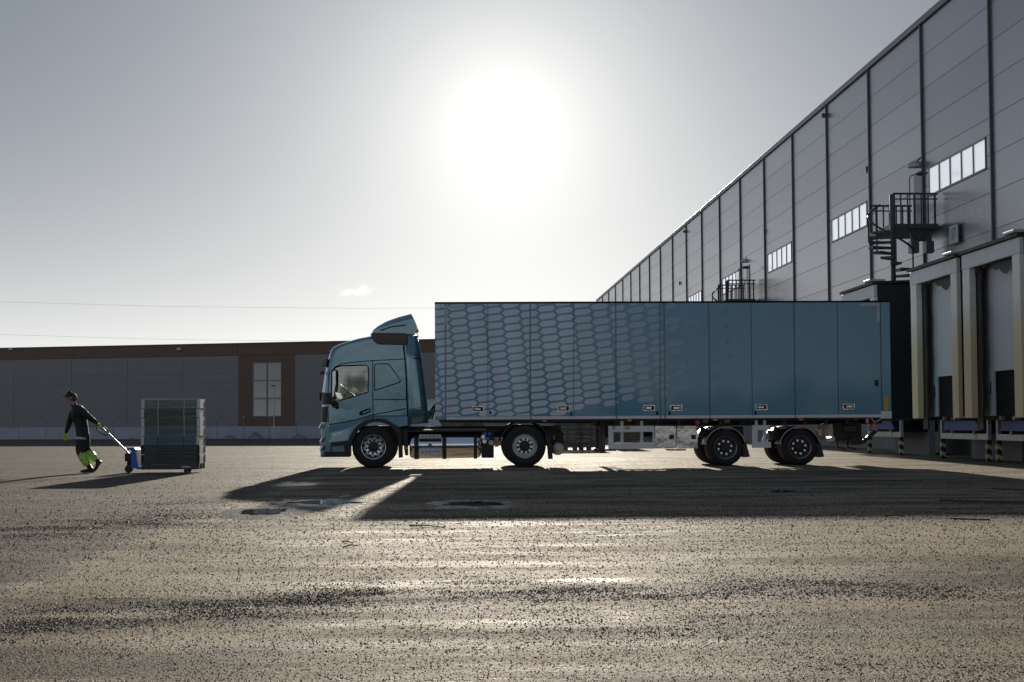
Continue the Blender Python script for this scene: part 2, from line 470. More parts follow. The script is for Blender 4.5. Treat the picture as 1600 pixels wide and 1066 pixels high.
def sheet(name, poly, z, mat, org):
    b = MB(); c = (sum(p[0] for p in poly) / len(poly), sum(p[1] for p in poly) / len(poly))
    b.add([(*c, z)] + [(x, y, z) for x, y in poly], [(0, i + 1, (i + 1) % len(poly) + 1) for i in range(len(poly))])
    return b.build(name, mat, org=org)
for i, (px0, px1, py, ry, wet) in enumerate(((352, 468, 800, 1.05, 1.45), (428, 592, 785.5, .85, 1.35), (676, 806, 788, .95, 1.4), (1185, 1275, 768.5, .5, 1.5))):
    a, b_ = gpt(px0, py), gpt(px1, py)
    c = (a + b_) / 2; rx = (b_ - a).length / 2
    tag(soft_sheet('damp_patch', blob(c.x, c.y, rx * 1.3, ry * wet * 1.2, 5 + i * 3.1), 0.004, m_damp, (c.x, c.y, 0)), kind='structure')
    tag(sheet('puddle', blob(c.x, c.y, rx * .62, ry * .66, 11 + i * 2.3, rag=.42), 0.008, m_water, (c.x, c.y, 0)), kind='structure')

# loose dark grit lying in drifts
m_grit = M('dark_grit', (0.05, 0.042, 0.036), 0.75, 0, 0.45, 30)
OCT_F = [(0, 2, 4), (2, 1, 4), (1, 3, 4), (3, 0, 4), (2, 0, 5), (1, 2, 5), (3, 1, 5), (0, 3, 5)]
gv, gf = [], []
rg = random.Random(3)
def stone(x, y, s):
    b = len(gv)
    ax, ay, az = s * rg.uniform(.7, 1.35), s * rg.uniform(.7, 1.35), s * rg.uniform(.3, .6)
    a = rg.uniform(0, 3.14); ca, sa = math.cos(a), math.sin(a)
    for (u, v, w) in ((ax, 0, 0), (-ax, 0, 0), (0, ay, 0), (0, -ay, 0), (0, 0, az), (0, 0, -az * .4)):
        u += rg.uniform(-.3, .3) * s; v += rg.uniform(-.3, .3) * s
        gv.append((x + u * ca - v * sa, y + u * sa + v * ca, az * .38 + w))
    gf.extend(tuple(b + i for i in f) for f in OCT_F)
def drift(pts, count, spread, smin, smax, clump=1.6):
    P = [gpt(*p) for p in pts]
    L = [0]
    for a, b in zip(P, P[1:]): L.append(L[-1] + (b - a).length)
    made = tries = 0
    while made < count and tries < count * 30:
        tries += 1
        t = rg.uniform(0, L[-1]); k = max(i for i in range(len(P) - 1) if L[i] <= t)
        q = P[k].lerp(P[k + 1], (t - L[k]) / max(1e-6, L[k + 1] - L[k]))
        x, y = q.x + rg.gauss(0, spread * .5), q.y + rg.gauss(0, spread)
        dens = .5 + noise.noise((x * clump, y * clump * 1.6, 4.2)) * 1.1
        if rg.random() < dens:
            stone(x, y, smin * (smax / smin) ** (rg.random() ** 2.0)); made += 1
drift([(-40, 985), (180, 962), (400, 952), (600, 930)], 9500, .42, .003, .009)
drift([(-40, 960), (400, 935), (640, 915), (760, 925)], 3000, .40, .003, .009)
drift([(560, 925), (760, 918), (900, 930), (1060, 928)], 5200, .32, .003, .009)
drift([(1080, 925), (1250, 915), (1400, 925), (1660, 932)], 6000, .40, .003, .010)
drift([(880, 965), (1000, 985), (1150, 975)], 1300, .40, .003, .009)
drift([(1250, 1040), (1640, 1050)], 900, .25, .003, .008)
drift([(-40, 838), (120, 825), (260, 812), (330, 806)], 7500, .9, .004, .012, .9)
drift([(190, 790), (330, 783), (420, 782)], 1500, .6, .004, .012, .9)
drift([(560, 800), (800, 806), (1100, 803), (1420, 806), (1640, 800)], 5200, .9, .004, .011, .8)
drift([(760, 760), (1000, 765), (1400, 775)], 1500, 1.8, .006, .015, .6)
drift([(100, 880), (500, 850), (1000, 850), (1600, 850)], 5200, 2.1, .003, .010, .5)
drift([(0, 1000), (500, 980), (1000, 990), (1600, 985)], 4200, .9, .0025, .008, .8)
me = bpy.data.meshes.new('gravel'); me.from_pydata(gv, [], gf); me.materials.append(m_grit)
gro = bpy.data.objects.new('gravel', me); COL.objects.link(gro)
tag(gro, 'dark grit drifted in bands over the yard', 'gravel', kind='stuff')
# the coarse grain of the worn surface itself: chippings standing a few millimetres proud, thinning out with distance
import numpy as np
def chippings(name, count, seed, d0, d1, lo, hi, half, cols, label):
    r = np.random.default_rng(seed)
    inv = r.uniform(1 / d1, 1 / d0, count); y = 1 / inv
    x = r.uniform(-.36, .42, count) * y
    s = (lo * (hi / lo) ** (r.random(count) ** 2.2)) * np.clip(y / 9.0, .8, 2.2)
    hgt = s * r.uniform(.5, 1.05, count)
    a0 = r.uniform(0, 6.28, count)
    V = np.zeros((count, 5, 3)); 
    for k in range(4):
        a = a0 + k * math.pi / 2 + r.uniform(-.35, .35, count); q = s * r.uniform(.7, 1.25, count)
        V[:, k, 0] = x + q * np.cos(a); V[:, k, 1] = y + q * np.sin(a); V[:, k, 2] = -.001
    V[:, 4, 0] = x + r.uniform(-.4, .4, count) * s; V[:, 4, 1] = y + r.uniform(-.4, .4, count) * s; V[:, 4, 2] = hgt
    F = np.array([(0, 1, 4), (1, 2, 4), (2, 3, 4), (3, 0, 4)])
    faces = (np.arange(count)[:, None, None] * 5 + F[None]).reshape(-1)
    me = bpy.data.meshes.new(name)
    me.vertices.add(count * 5); me.vertices.foreach_set('co', V.reshape(-1))
    nf = count * 4
    me.loops.add(nf * 3); me.loops.foreach_set('vertex_index', faces.astype(np.int32))
    me.polygons.add(nf); me.polygons.foreach_set('loop_start', np.arange(nf, dtype=np.int32) * 3); me.polygons.foreach_set('loop_total', np.full(nf, 3, dtype=np.int32))
    at_ = me.attributes.new('tone', 'FLOAT', 'FACE'); at_.data.foreach_set('value', np.repeat(r.random(count), 4).astype(np.float32))
    me.update(); me.validate()
    m = M(name + '_stone', cols[0], .65, 0, .2, 40, spec=.15)
    n, l = m.node_tree.nodes, m.node_tree.links; p = n['Principled BSDF']
    an = n.new('ShaderNodeAttribute'); an.attribute_name = 'tone'
    cr = n.new('ShaderNodeValToRGB')
    cr.color_ramp.elements[0].color = (*cols[0], 1); cr.color_ramp.elements[1].color = (*cols[2], 1)
    e = cr.color_ramp.elements.new(.55); e.color = (*cols[1], 1)
    l.new(an.outputs['Fac'], cr.inputs[0]); l.new(cr.outputs[0], p.inputs['Base Color'])
    me.materials.append(m)
    o = bpy.data.objects.new(name, me); COL.objects.link(o)
    tag(o, label, 'chippings', kind='stuff')
chippings('chippings', 260000, 4, 6.2, 48.0, .0015, .0078, .4, ((.03, .023, .017), (.11, .083, .056), (.48, .385, .265)), 'fine worn chippings over the whole yard surface')

# bits of timber and twigs lying about
m_twig = M('old_wood', (0.055, 0.042, 0.032), 0.8, 0, 0.3, 20)
def litter(px0, py0, px1, py1, w, label, name='twig', cat='twig'):
    a, b_ = gpt(px0, py0), gpt(px1, py1)
    k = MB(); mid = a.lerp(b_, .5) + Vector((0, rg.uniform(-.03, .03), .01))
    if name == 'twig': k.tube([a + Vector((0, 0, w)), mid + Vector((0, 0, w)), b_ + Vector((0, 0, w * .8))], [w, w * .9, w * .5], 6)
    else: k.bar(a + Vector((0, 0, w * .35)), b_ + Vector((0, 0, w * .35)), w * 1.6, w * .7)
    tag(k.build(name, m_twig, org=(a.x, a.y, 0)), label, cat)
litter(535, 847, 552, 850, .008, 'short bent twig left of the loose pair on the sunlit ground')
litter(536, 856, 558, 853, .007, 'thin twig lying just nearer the camera than the bent one')
litter(640, 822, 695, 825, .008, 'long dark twig below the cab shadow')
litter(1485, 811, 1546, 813, .022, 'dark timber batten on sunlit ground at the right edge of the shadow', 'timber_batten', 'batten')
litter(1470, 782.5, 1604, 787, .028, 'long dark timber batten in the trailer shadow at right', 'timber_batten', 'batten')
litter(1552, 765, 1606, 767, .03, 'short dark timber batten in shadow nearest the docks', 'timber_batten', 'batten')
litter(1383, 808, 1412, 807, .012, 'small brown stick on the shadow edge beside the batten')

# ---------------------------------------------------------------- warehouse on the right
WX = 16.1
m_core = M('wall_core', (0.05, 0.05, 0.055), 0.7)
def ribbed(name, col, rough, metal=0.0):
    m = M(name, col, rough, metal, 0.025, 0.35, coat=0.0, rvar=0.05)
    n, l = m.node_tree.nodes, m.node_tree.links
    g = n.new('ShaderNodeNewGeometry'); s = n.new('ShaderNodeSeparateXYZ'); l.new(g.outputs['Position'], s.inputs[0])
    a = n.new('ShaderNodeMath'); a.operation = 'MULTIPLY'; a.inputs[1].default_value = 2 * math.pi / 0.188; l.new(s.outputs[2], a.inputs[0])
    c = n.new('ShaderNodeMath'); c.operation = 'SINE'; l.new(a.outputs[0], c.inputs[0])
    e = n.new('ShaderNodeMath'); e.operation = 'GREATER_THAN'; e.inputs[1].default_value = 0.96; l.new(c.outputs[0], e.inputs[0])
    b = n.new('ShaderNodeBump'); b.inputs['Distance'].default_value = 0.003; b.inputs['Strength'].default_value = 0.15; b.invert = True
    oi_ = n.new('ShaderNodeObjectInfo'); rr_ = n.new('ShaderNodeMapRange'); rr_.inputs[3].default_value = .88; rr_.inputs[4].default_value = 1.08; l.new(oi_.outputs['Random'], rr_.inputs[0])
    vm_ = n.new('ShaderNodeVectorMath'); vm_.operation = 'SCALE'; pb_ = n['Principled BSDF']; l.new(pb_.inputs['Base Color'].links[0].from_socket, vm_.inputs[0]); l.new(rr_.outputs[0], vm_.inputs['Scale']); l.new(vm_.outputs[0], pb_.inputs['Base Color'])
    l.new(e.outputs[0], b.inputs['Height']); l.new(b.outputs[0], n['Principled BSDF'].inputs['Normal'])
    return m
m_panel = ribbed('grey_wall_panel', (0.36, 0.375, 0.41), 0.27, 0.65)
m_strip = M('dark_cover_strip', (0.085, 0.092, 0.106), 0.4, 0.2)
m_flash = M('roof_flashing', (0.16, 0.168, 0.185), 0.4, 0.3)
m_pane = M('glowing_opal_pane', (0.86, 0.88, 0.91), 0.16, 0, 0.03, 2, spec=1.0, emis=((.9, .95, 1.0), .28))  # faint glow added to stand in for bright sky reflected in the panes
m_conc = M('concrete', (0.24, 0.235, 0.225), 0.8, 0, 0.2, 2.5, bump=0.004, bscale=30)

BAY, Y0, PH, ZT = 7.28, 48.9, 1.13, 14.70
K0, K1 = -2, 19
wh = thing('warehouse', 'tall grey panelled warehouse receding along the right with high strip windows', 'warehouse', (WX, Y0, 0))
ye, yf = Y0 + K0 * BAY - 14.5, Y0 + K1 * BAY
MB().box(WX + .07, WX + 40, ye, yf, 0.0, ZT).build('wall', m_core, wh)
MB().box(WX - .02, WX + .06, ye, yf, 0.0, 0.98).build('plinth', m_conc, wh)
fl = MB().box(WX - .09, WX + .5, ye - .05, yf + .05, ZT - .02, ZT + .20).build('roof_flashing', m_flash, wh, bevel=.01)
MB().box(WX + .5, WX + 40.1, ye - .05, yf + .05, ZT + .01, ZT + .14).build('roof', m_strip, wh)
rows = []
z = ZT - .03
while z > 1.2:
    rows.append((max(.99, z - PH), z)); z -= PH
full_mesh = MB().box(0, .06, .055, BAY - .055, .008, PH - .008).mesh('panel'); full_mesh.materials.append(m_panel)
low_mesh = None
def panel_at(y, z0, z1, wide=None, ya=None):
    if wide is None and abs((z1 - z0) - PH) < 1e-3:
        o = bpy.data.objects.new('panel', full_mesh); COL.objects.link(o); o.parent = wh
        o.location = Vector((WX, y, z0)) - ORG[wh.name]
    else:
        a, b = (y + .075, y + BAY - .075) if ya is None else ya
        MB().box(WX, WX + .06, a, b, z0 + .008, z1 - .008).build('panel', m_panel, wh)
WZ0, WZ1 = 8.64, 9.64
for k in range(K0, K1):
    y = Y0 + k * BAY
    has_win = (k % 2 == 0) and k >= 0 and k < 14
    for (z0, z1) in rows:
        if has_win and z0 < WZ1 and z1 > WZ0:
            if z1 > WZ1: panel_at(y, WZ1, z1, True)
            if z0 < WZ0: panel_at(y, z0, WZ0, True)
            a, b = max(z0, WZ0), min(z1, WZ1)
            panel_at(y, a, b, True, (y + .075, y + .58)); panel_at(y, a, b, True, (y + BAY - .62, y + BAY - .075))
        else: panel_at(y, z0, z1)
    if has_win:
        wf = MB()
        ya, yb = y + .60, y + BAY - .64
        wf.box(WX - .03, WX + .07, ya, yb, WZ1 - .06, WZ1); wf.box(WX - .03, WX + .07, ya, yb, WZ0, WZ0 + .06)
        n = 5; pw = (yb - ya) / n
        for i in range(n + 1): wf.box(WX - .028, WX + .07, ya + i * pw - (.04 if i else 0), ya + i * pw + (.04 if i < n else 0), WZ0 + .061, WZ1 - .061)
        wfo = wf.build('window', m_flash, wh)
        for i in range(n):
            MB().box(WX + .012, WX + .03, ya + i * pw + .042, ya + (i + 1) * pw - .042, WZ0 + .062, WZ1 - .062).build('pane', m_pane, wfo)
for k in range(K0, K1 + 1):
    y = Y0 + k * BAY
    MB().box(WX - .075, WX + .055, y - .05, y + .05, .99, ZT - .03).build('cover_strip', m_strip, wh, bevel=.008)
    if k in (3, 9): MB().box(WX - .22, WX - .076, y - .08, y + .08, ZT - .55, ZT - .38).build('rain_outlet', m_strip, wh)
# small details fixed to the wall
for (px, py) in ((1357, 265), (1196, 362), (1063, 443)):
    yy = WX / at(px, py, 1.0).x; zz = at(px, py, yy).z
    MB().box(WX - .1, WX - .001, yy - .06, yy + .06, zz - .05, zz + .12).cyl((WX - .06, yy, zz - .15), (WX - .06, yy, zz - .05), .03).build('wall_camera', m_strip, wh)

# number sign beside the stair
sy = 52.2; sz = at(1495, 365, sy).z
sy = WX / at(1495.5, 366, 1.0).x; sz = at(1495, 366, sy).z
sg = thing('number_sign', 'small white box sign reading 17 on the grey wall above the docks', 'sign', (WX, sy, sz - .3))
sgb = MB().box(WX - .115, WX - .08, sy - .5, sy + .5, sz - .33, sz + .33).build('sign_box', m_strip, sg, bevel=.01)
MB().box(WX - .121, WX - .116, sy - .46, sy + .46, sz - .29, sz + .29).build('sign_face', M('sign_face', (.62, .67, .70), .3), sg)
for q in (-.3, .3): MB().box(WX - .079, WX - .0, sy + q - .03, sy + q + .03, sz - .1, sz + .1).build('bracket', m_strip, sg)
text_obj('numerals', '17', .5, m_strip, sg, (WX - .124, sy, sz - .01), Matrix.Rotation(R(-90), 3, 'Z') @ Matrix.Rotation(R(90), 3, 'X'), .003, sx=1.0)

# ---------------------------------------------------------------- dock houses
m_dockw = M('dock_pale_cladding', (0.70, 0.725, 0.75), 0.45, 0, 0.10, 1.2)
m_dockb = M('dock_black_side', (0.02, 0.02, 0.023), 0.55, 0, 0.15, 3)
m_curt = M('black_curtain', (0.022, 0.021, 0.021), 0.6, 0, 0.25, 4, bump=0.02, bscale=5)
m_door = M('dock_door', (0.66, 0.685, 0.73), 0.45, 0, 0.05, 1)
def post_mat():
    m = M('dock_post', (0.88, 0.86, 0.79), 0.45, 0, 0.08, 6)
    n, l = m.node_tree.nodes, m.node_tree.links; p = n['Principled BSDF']
    src = p.inputs['Base Color'].links[0].from_socket
    g = n.new('ShaderNodeNewGeometry'); s = n.new('ShaderNodeSeparateXYZ'); l.new(g.outputs['Position'], s.inputs[0])
    nz = n.new('ShaderNodeTexNoise'); nz.inputs['Scale'].default_value = 9; l.new(g.outputs['Position'], nz.inputs['Vector'])
    a = n.new('ShaderNodeMath'); a.operation = 'MULTIPLY_ADD'; a.inputs[1].default_value = .5; l.new(nz.outputs[0], a.inputs[0]); l.new(s.outputs[2], a.inputs[2])
    r = n.new('ShaderNodeMapRange'); r.inputs[1].default_value = 3.3; r.inputs[2].default_value = 4.2; r.inputs[3].default_value = 1; r.inputs[4].default_value = 0
    l.new(a.outputs[0], r.inputs[0])
    x = n.new('ShaderNodeMix'); x.data_type = 'RGBA'; l.new(r.outputs[0], x.inputs[0]); l.new(src, x.inputs[6]); x.inputs[7].default_value = (.84, .69, .42, 1)
    l.new(x.outputs[2], p.inputs['Base Color'])
    return m
m_post = post_mat()
m_stripe = M('hazard_yellow', (0.62, 0.60, 0.22), 0.5, 0, 0.12, 15)
XF = 13.0
def dock(ya, yb, label, nose=0.0):
    """ya near side, yb far side"""
    d = thing('loading_dock', label, 'loading dock', (XF, (ya + yb) / 2, 0), 'dock houses along the warehouse')
    T, H0, ZB = 5.27, 4.90, 1.18
    MB().prism([(XF - .12, T + .02), (WX - .08, T + .12), (WX - .08, T + .2), (XF - .12, T + .1)], ya - .06, yb + .06).build('roof', m_dockb, d)
    MB().box(XF - .05, XF + .05, ya + .002, yb - .002, H0, T + .0).build('header', m_dockw, d, bevel=.008)
    MB().box(XF - .2, XF + .3, ya - .05, ya + .7, T + .103, T + .17).build('drip_cap', m_galv, d, bevel=.01)
    MB().box(XF + .06, WX - .08, ya, ya + .08, ZB, T + .01).build('side_wall', m_dockb, d)
    MB().box(XF + .06, WX - .08, yb - .08, yb, ZB, T + .01).build('side_wall', m_dockb, d)
    for (a, b) in ((ya + .03, ya + .55), (yb - .6, yb - .03)):
        MB().box(XF - .045, XF + .12, a, b, ZB - .05, H0 - .004).build('post', m_post, d, bevel=.008)
    # sagging black side and top curtains
    MB().box(XF + .13, XF + .17, ya + .3, ya + .62, ZB, H0).build('side_curtain', m_curt, d)
    sc_ = MB(); n = 14
    for i in range(n):
        z0 = ZB - .35 + (H0 - ZB + .35) * i / n; z1 = ZB - .35 + (H0 - ZB + .35) * (i + 1) / n
        w0 = .12 * math.sin(i * 1.7) * .3; w1 = .12 * math.sin((i + 1) * 1.7) * .3
        a = yb - .95 + w0; b = yb - .95 + w1
        sc_.add([(XF + .13, a, z0), (XF + .13, yb - .46, z0), (XF + .13, b, z1), (XF + .13, yb - .46, z1), (XF + .18, a, z0), (XF + .18, yb - .46, z0), (XF + .18, b, z1), (XF + .18, yb - .46, z1)],
                [(0, 1, 3, 2), (5, 4, 6, 7), (4, 0, 2, 6), (1, 5, 7, 3)])
    sc_.build('side_curtain', m_curt, d)
    tc = MB(); n = 12
    for i in range(n):
        a = ya + .5 + (yb - ya - 1.0) * i / n; b = ya + .5 + (yb - ya - 1.0) * (i + 1) / n
        s0 = .18 + .16 * math.sin(i * .55) + .05 * math.sin(i * 2.3); s1 = .18 + .16 * math.sin((i + 1) * .55) + .05 * math.sin((i + 1) * 2.3)
        tc.add([(XF + .1, a, H0 - s0), (XF + .1, b, H0 - s1), (XF + .12, b, H0 + .1), (XF + .12, a, H0 + .1)], [(0, 1, 2, 3)])
    tc.build('top_curtain', m_curt, d)
    # sectional door set back, in two leaves, with a dark opening low down at the near side
    yc = (ya + yb) / 2
    MB().box(XF + .35, XF + .40, yb - 1.14, yb - .09, ZB, T - .1).build('door_leaf', m_door, d)
    MB().box(XF + .35, XF + .40, ya + .09, yb - 1.16, ZB + 1.1, T - .1).build('door_leaf', m_door, d)
    MB().box(XF + .41, XF + .9, ya + .09, yb - 1.15, ZB, ZB + 1.12).build('dark_recess', m_gap, d)
    MB().box(XF + .34, XF + .349, yb - .95, yb - .86, ZB + .55, ZB + .85).build('push_button_box', m_strip, d)
    MB().box(XF + 1.01, WX - .08, ya + .081, yb - .081, ZB - .1, ZB).build('floor_plate', m_frame, d)
    # leveller: galvanised bracket frame, blue lip plate, bumpers, striped legs
    X = XF + .72; za, zb = .56, .72
    MB().box(X, X + .10, ya + .1, yb - .1, za, zb).build('leveller_beam', m_galv, d, bevel=.006)
    for y_ in (ya + .1, yb - .22): MB().box(X + .002, X + .098, y_, y_ + .12, zb + .002, ZB - .1).build('upright', m_galv, d, bevel=.006)
    MB().prism([(ya + .75, ZB - .12), (yb - .85, ZB - .12), (yb - .85, zb + .08), (ya + .35, zb + .08)][::1], X - .12, X + .06, axis='X').build('lip_plate', m_blue, d, bevel=.01)
    MB().box(X + .3, X + 1.2, ya + .15, yb - .15, zb, ZB - .11).build('leveller_pit', m_gap, d)
    for y_ in (yb - 1.0, yb - 2.0): MB().box(X - .16, X - .04, y_, y_ + .16, ZB - .10, ZB + .28).build('bumper_post', m_galv, d, bevel=.01)
    for y_ in (ya + 1.1, yb - 1.4): MB().box(X - .06, X - .004, y_, y_ + .07, zb - .02, zb + .18).build('rest_lug', m_galv, d)
    MB().box(X - .008, X - .002, ya + 1.0, ya + 1.22, za + .02, zb - .02).build('warning_plate', m_yel, d)
    for y_ in (ya + .12, yb - .24):
        lg = MB().box(X - .02, X + .10, y_, y_ + .12, 0, za - .002).build('leg', m_black, d)
        for q in range(2):
            z_ = .05 + q * .25
            MB().prism([(y_ - .002, z_), (y_ + .122, z_ + .06), (y_ + .122, z_ + .17), (y_ - .002, z_ + .11)], X - .024, X - .021, axis='X').build('stripe', m_stripe, lg)
            MB().prism([(X - .022, z_ + .06), (X + .10, z_), (X + .10, z_ + .11), (X - .022, z_ + .17)], y_ - .004, y_ - .001).build('stripe', m_stripe, lg)
    MB().box(XF + 1.6, XF + 1.8, ya + .1, yb - .1, 0, ZB - .105).build('pit_wall', m_conc, d)
    return d
dock(37.57, 41.94, 'pale dock house with black curtains at the right edge of the photo')
dock(42.38, 46.78, 'pale dock house in the middle, just right of the spiral stair')
dock(50.82, 55.07, 'dock house with black side wall directly behind the trailer end')

# ---------------------------------------------------------------- spiral stairs
m_stair = M('dark_stair_steel', (0.055, 0.06, 0.07), 0.42, 0.4, 0.15, 6)
SY = 54.3
pole = at(1394.5, 350, SY); SX = pole.x; SZ = pole.z
def spiral(label):
    s = thing('spiral_stair', label, 'spiral stair', (SX, SY, 5.4), 'spiral stairs on the warehouse wall')
    r = .80
    MB().cyl((SX, SY, 5.40), (SX, SY, SZ + .98), .085, 14).build('centre_post', m_stair, s, smooth=40)
    per, th0 = .19, R(24)
    zl = SZ - .62
    N = int((SZ - .19 - 5.5) / per)
    for i in range(N):
        z_ = SZ - .19 - i * per
        a = math.pi - R(74) + (i + .5) * th0 * -1 * -1            # descending anticlockwise seen from above
        a0, a1 = a - th0 * .55, a + th0 * .55
        k = MB()
        pts = [(SX + .08 * math.cos(a0), SY + .08 * math.sin(a0)), (SX + r * math.cos(a0), SY + r * math.sin(a0)), (SX + r * math.cos(a1), SY + r * math.sin(a1)), (SX + .08 * math.cos(a1), SY + .08 * math.sin(a1))]
        k.prism(pts, z_ - .085, z_, axis='Z'); k.build('tread', m_stair, s)
        if i % 2 == 0:
            b = a
            MB().cyl((SX + r * .97 * math.cos(b), SY + r * .97 * math.sin(b), z_ - .03), (SX + r * .97 * math.cos(b), SY + r * .97 * math.sin(b), z_ + .92), .028, 6).build('baluster', m_stair, s)
    rail = []
    for q in range(0, int(N * 24 / 6)):
        a = math.pi - R(74) + q * R(6); z_ = SZ - .19 - q * 6 / 24 * per + .92
        if z_ < 6.35: break
        rail.append((SX + r * .97 * math.cos(a), SY + r * .97 * math.sin(a), z_))
    MB().tube(rail, .036, 8).build('handrail', m_stair, s, smooth=40)
    # landing with railings to the wall
    MB().box(SX - .05, WX - .09, SY - .06, SY + 3.1, SZ - .16, SZ).build('landing', m_stair, s)
    for yy in (SY - .04, SY + 3.08):
        MB().tube([(SX + .02, yy, SZ + 1.0), (WX - .1, yy, SZ + 1.0)], .034, 8).build('railing', m_stair, s)
        MB().tube([(SX + .02, yy, SZ + .82), (WX - .1, yy, SZ + .82)], .024, 6).build('railing', m_stair, s)
        nb = 7
        for i in range(nb):
            x_ = SX + .05 + (WX - .2 - SX - .05) * i / (nb - 1)
            MB().bar((x_, yy, SZ), (x_, yy, SZ + 1.0), .07 if i % 3 == 0 else .045, .04).build('baluster', m_stair, s)
    MB().prism([(SX + .5, SZ - .17), (SX + 1.3, SZ - .17), (SX + 1.05, SZ - .55), (SX + .85, SZ - .55)], SY + .1, SY + .2).build('bracket', m_stair, s)
    for x_ in (SX + .75, SX + 1.25): MB().box(x_ - .13, x_ + .13, SY + .0, SY + .4, SZ - .95, SZ - .56).build('lamp_box', m_strip, s)
    MB().box(SX + .65, SX + 1.35, SY + .16, SY + .24, SZ - .56, SZ - .17).build('lamp_bracket', m_strip, s)
    # door onto the landing
    MB().box(WX - .03, WX - .001, SY + 2.1, SY + 3.0, SZ, SZ + 2.05).build('door', m_flash, s)
    # gooseneck lamp over the door
    MB().tube([(SX + .62, SY + .1, SZ + .0), (SX + .62, SY + .1, SZ + 1.5), (SX + .66, SY + .1, SZ + 1.6), (SX + 1.0, SY + .1, SZ + 1.75)], .02, 8).build('lamp_arm', m_strip, s, smooth=40)
    MB().lathe((SX + 1.05, SY + .1, SZ + 1.68), [(.1, .02), (.08, .1), (.03, .2), (0, .22), (-.05, .16), (-.06, .02)], 18, axis='Z').build('lamp_head', m_strip, s, smooth=40)
    return s
s1 = spiral('near spiral stair of dark steel rising between the dock houses to a landing')
s2 = copy_tree(s1)
s2.location = s1.location + Vector((0, 33.5, 0))
s2['label'] = 'far spiral stair whose landing rail shows just above the trailer roof'
for o_ in (at(1431, 258, 56.5), at(1166, 408, 91.0)):
    yy = o_.y
    lm = MB().lathe((o_.x, yy, o_.z), [(.12, .02), (.1, .2), (.0, .3), (-.08, .28), (-.1, .02)], 20, axis='Z')
    far = o_.y > 70
    root = thing('wall_lamp', 'pale oval wall lamp above the ' + ('far' if far else 'near') + ' spiral stair', 'lamp', (WX, yy, o_.z), 'wall lamps')
    lm.build('lamp_head', m_galv, root, smooth=40)
    MB().tube([(o_.x, yy, o_.z + .1), (WX - .001, yy, o_.z + .25)], .03, 6).build('arm', m_strip, root)

# ---------------------------------------------------------------- low building across the yard
A, B = Vector((-35.2, 129, 0)), Vector((-1.45, 118, 0))
wd = (B - A).normalized(); ang = math.atan2(wd.y, wd.x)
def wu(px):
    f = 1600 * cam_data.lens / 36.0
    d = CAM_M.to_3x3() @ Vector(((px - 800) / f, 0.05, -1.0))
    # A + u*wd = t*d (xy)
    det = wd.x * -d.y + d.x * wd.y
    u = (-A.x * -d.y + d.x * -A.y) / det
    return u
def wz(px, py):
    u = wu(px); P = A + wd * u
    return at(px, py, P.y).z
lb = thing('low_industrial_building', 'long low dark grey building with brown fascia across the yard', 'building', A)
lb.rotation_euler = (0, 0, ang); ORG[lb.name] = Vector((0, 0, 0))
m_lgrey = M('dark_grey_cladding', (0.29, 0.28, 0.285), 0.5, 0.1, 0.07, 0.5)
m_brown = M('brown_cladding', (0.185, 0.11, 0.08), 0.5, 0.1, 0.10, 0.5)
m_pale = M('pale_plinth', (0.50, 0.52, 0.57), 0.7, 0, 0.12, 0.8)
ZR, ZF, ZP = wz(300, 537.5), wz(200, 559), wz(250, 667)
u0, u1 = wu(0) - 14, wu(678) + 12
MB().box(u0, u1, .08, 25, 0, ZR - .05).build('wall', m_core, lb)
MB().box(u0, u1, -.03, .07, 0, ZP).build('plinth', m_pale, lb)
sw = [u0 + .01, wu(0) - 8.6, wu(0) - 4.3] + [wu(p) for p in (23, 113, 200, 286, 373)]
se = [wu(p) for p in (461, 548, 635)] + [wu(635) + 4.2, wu(635) + 8.4, u1 - .01]
nr = 8; hr = (ZF - ZP) / nr
for cols in (sw, se):
    for a, b in zip(cols, cols[1:]):
        for r_ in range(nr): MB().box(a + .009, b - .009, .0, .075, ZP + r_ * hr + .005, ZP + (r_ + 1) * hr - .005).build('panel', m_lgrey, lb)
fx = [u0 + (u1 - u0) * i / 9 for i in range(10)]
for a, b in zip(fx, fx[1:]): MB().box(a + .01, b - .01, -.04, .075, ZF + .01, ZR - .1).build('fascia_panel', m_brown, lb)
MB().box(u0 - .05, u1 + .05, -.1, 25.1, ZR - .098, ZR).build('coping', m_strip, lb)
wa, wb = wu(395), wu(440); z0, z1 = wz(418, 651), wz(418, 566.5)
bu0, bu1 = wu(373), wu(461)
for (a, b, c, d_) in ((bu0, wa, ZP, ZF), (wb, bu1, ZP, ZF), (wa, wb, ZP, z0), (wa, wb, z1, ZF)):
    nn = max(1, int((d_ - c) / 1.3))
    for i in range(nn): MB().box(a + .008, b - .008, -.012, .075, c + (d_ - c) * i / nn + .008, c + (d_ - c) * (i + 1) / nn - .008).build('brown_panel', m_brown, lb)
wfm = MB()
for i in range(3): 
    x = wa + (wb - wa) * i / 2; wfm.box(x - (.05 if i else 0), x + (.05 if i < 2 else 0), -.02, .05, z0, z1)
for i in range(4):
    zz = z0 + (z1 - z0) * i / 3; wfm.box(wa + .052, wb - .052, -.018, .048, zz - (.05 if i else 0), zz + (.05 if i < 3 else 0))
wo = wfm.build('window', M('window_frame', (.22, .25, .30), .4, .3), lb)
m_refl = M('mirror_glass', (0.10, 0.12, 0.145), 0.03, 0.0, 0.05, 1.0, bump=0.006, bscale=0.6, spec=0.6)
m_refl.node_tree.nodes['Principled BSDF'].inputs['IOR'].default_value = 1.7
for i in range(2):
    for j in range(3):
        MB().box(wa + (wb - wa) * i / 2 + .052, wa + (wb - wa) * (i + 1) / 2 - .052, .03, .04, z0 + (z1 - z0) * j / 3 + .052, z0 + (z1 - z0) * (j + 1) / 3 - .052).build('pane', m_refl, wo)
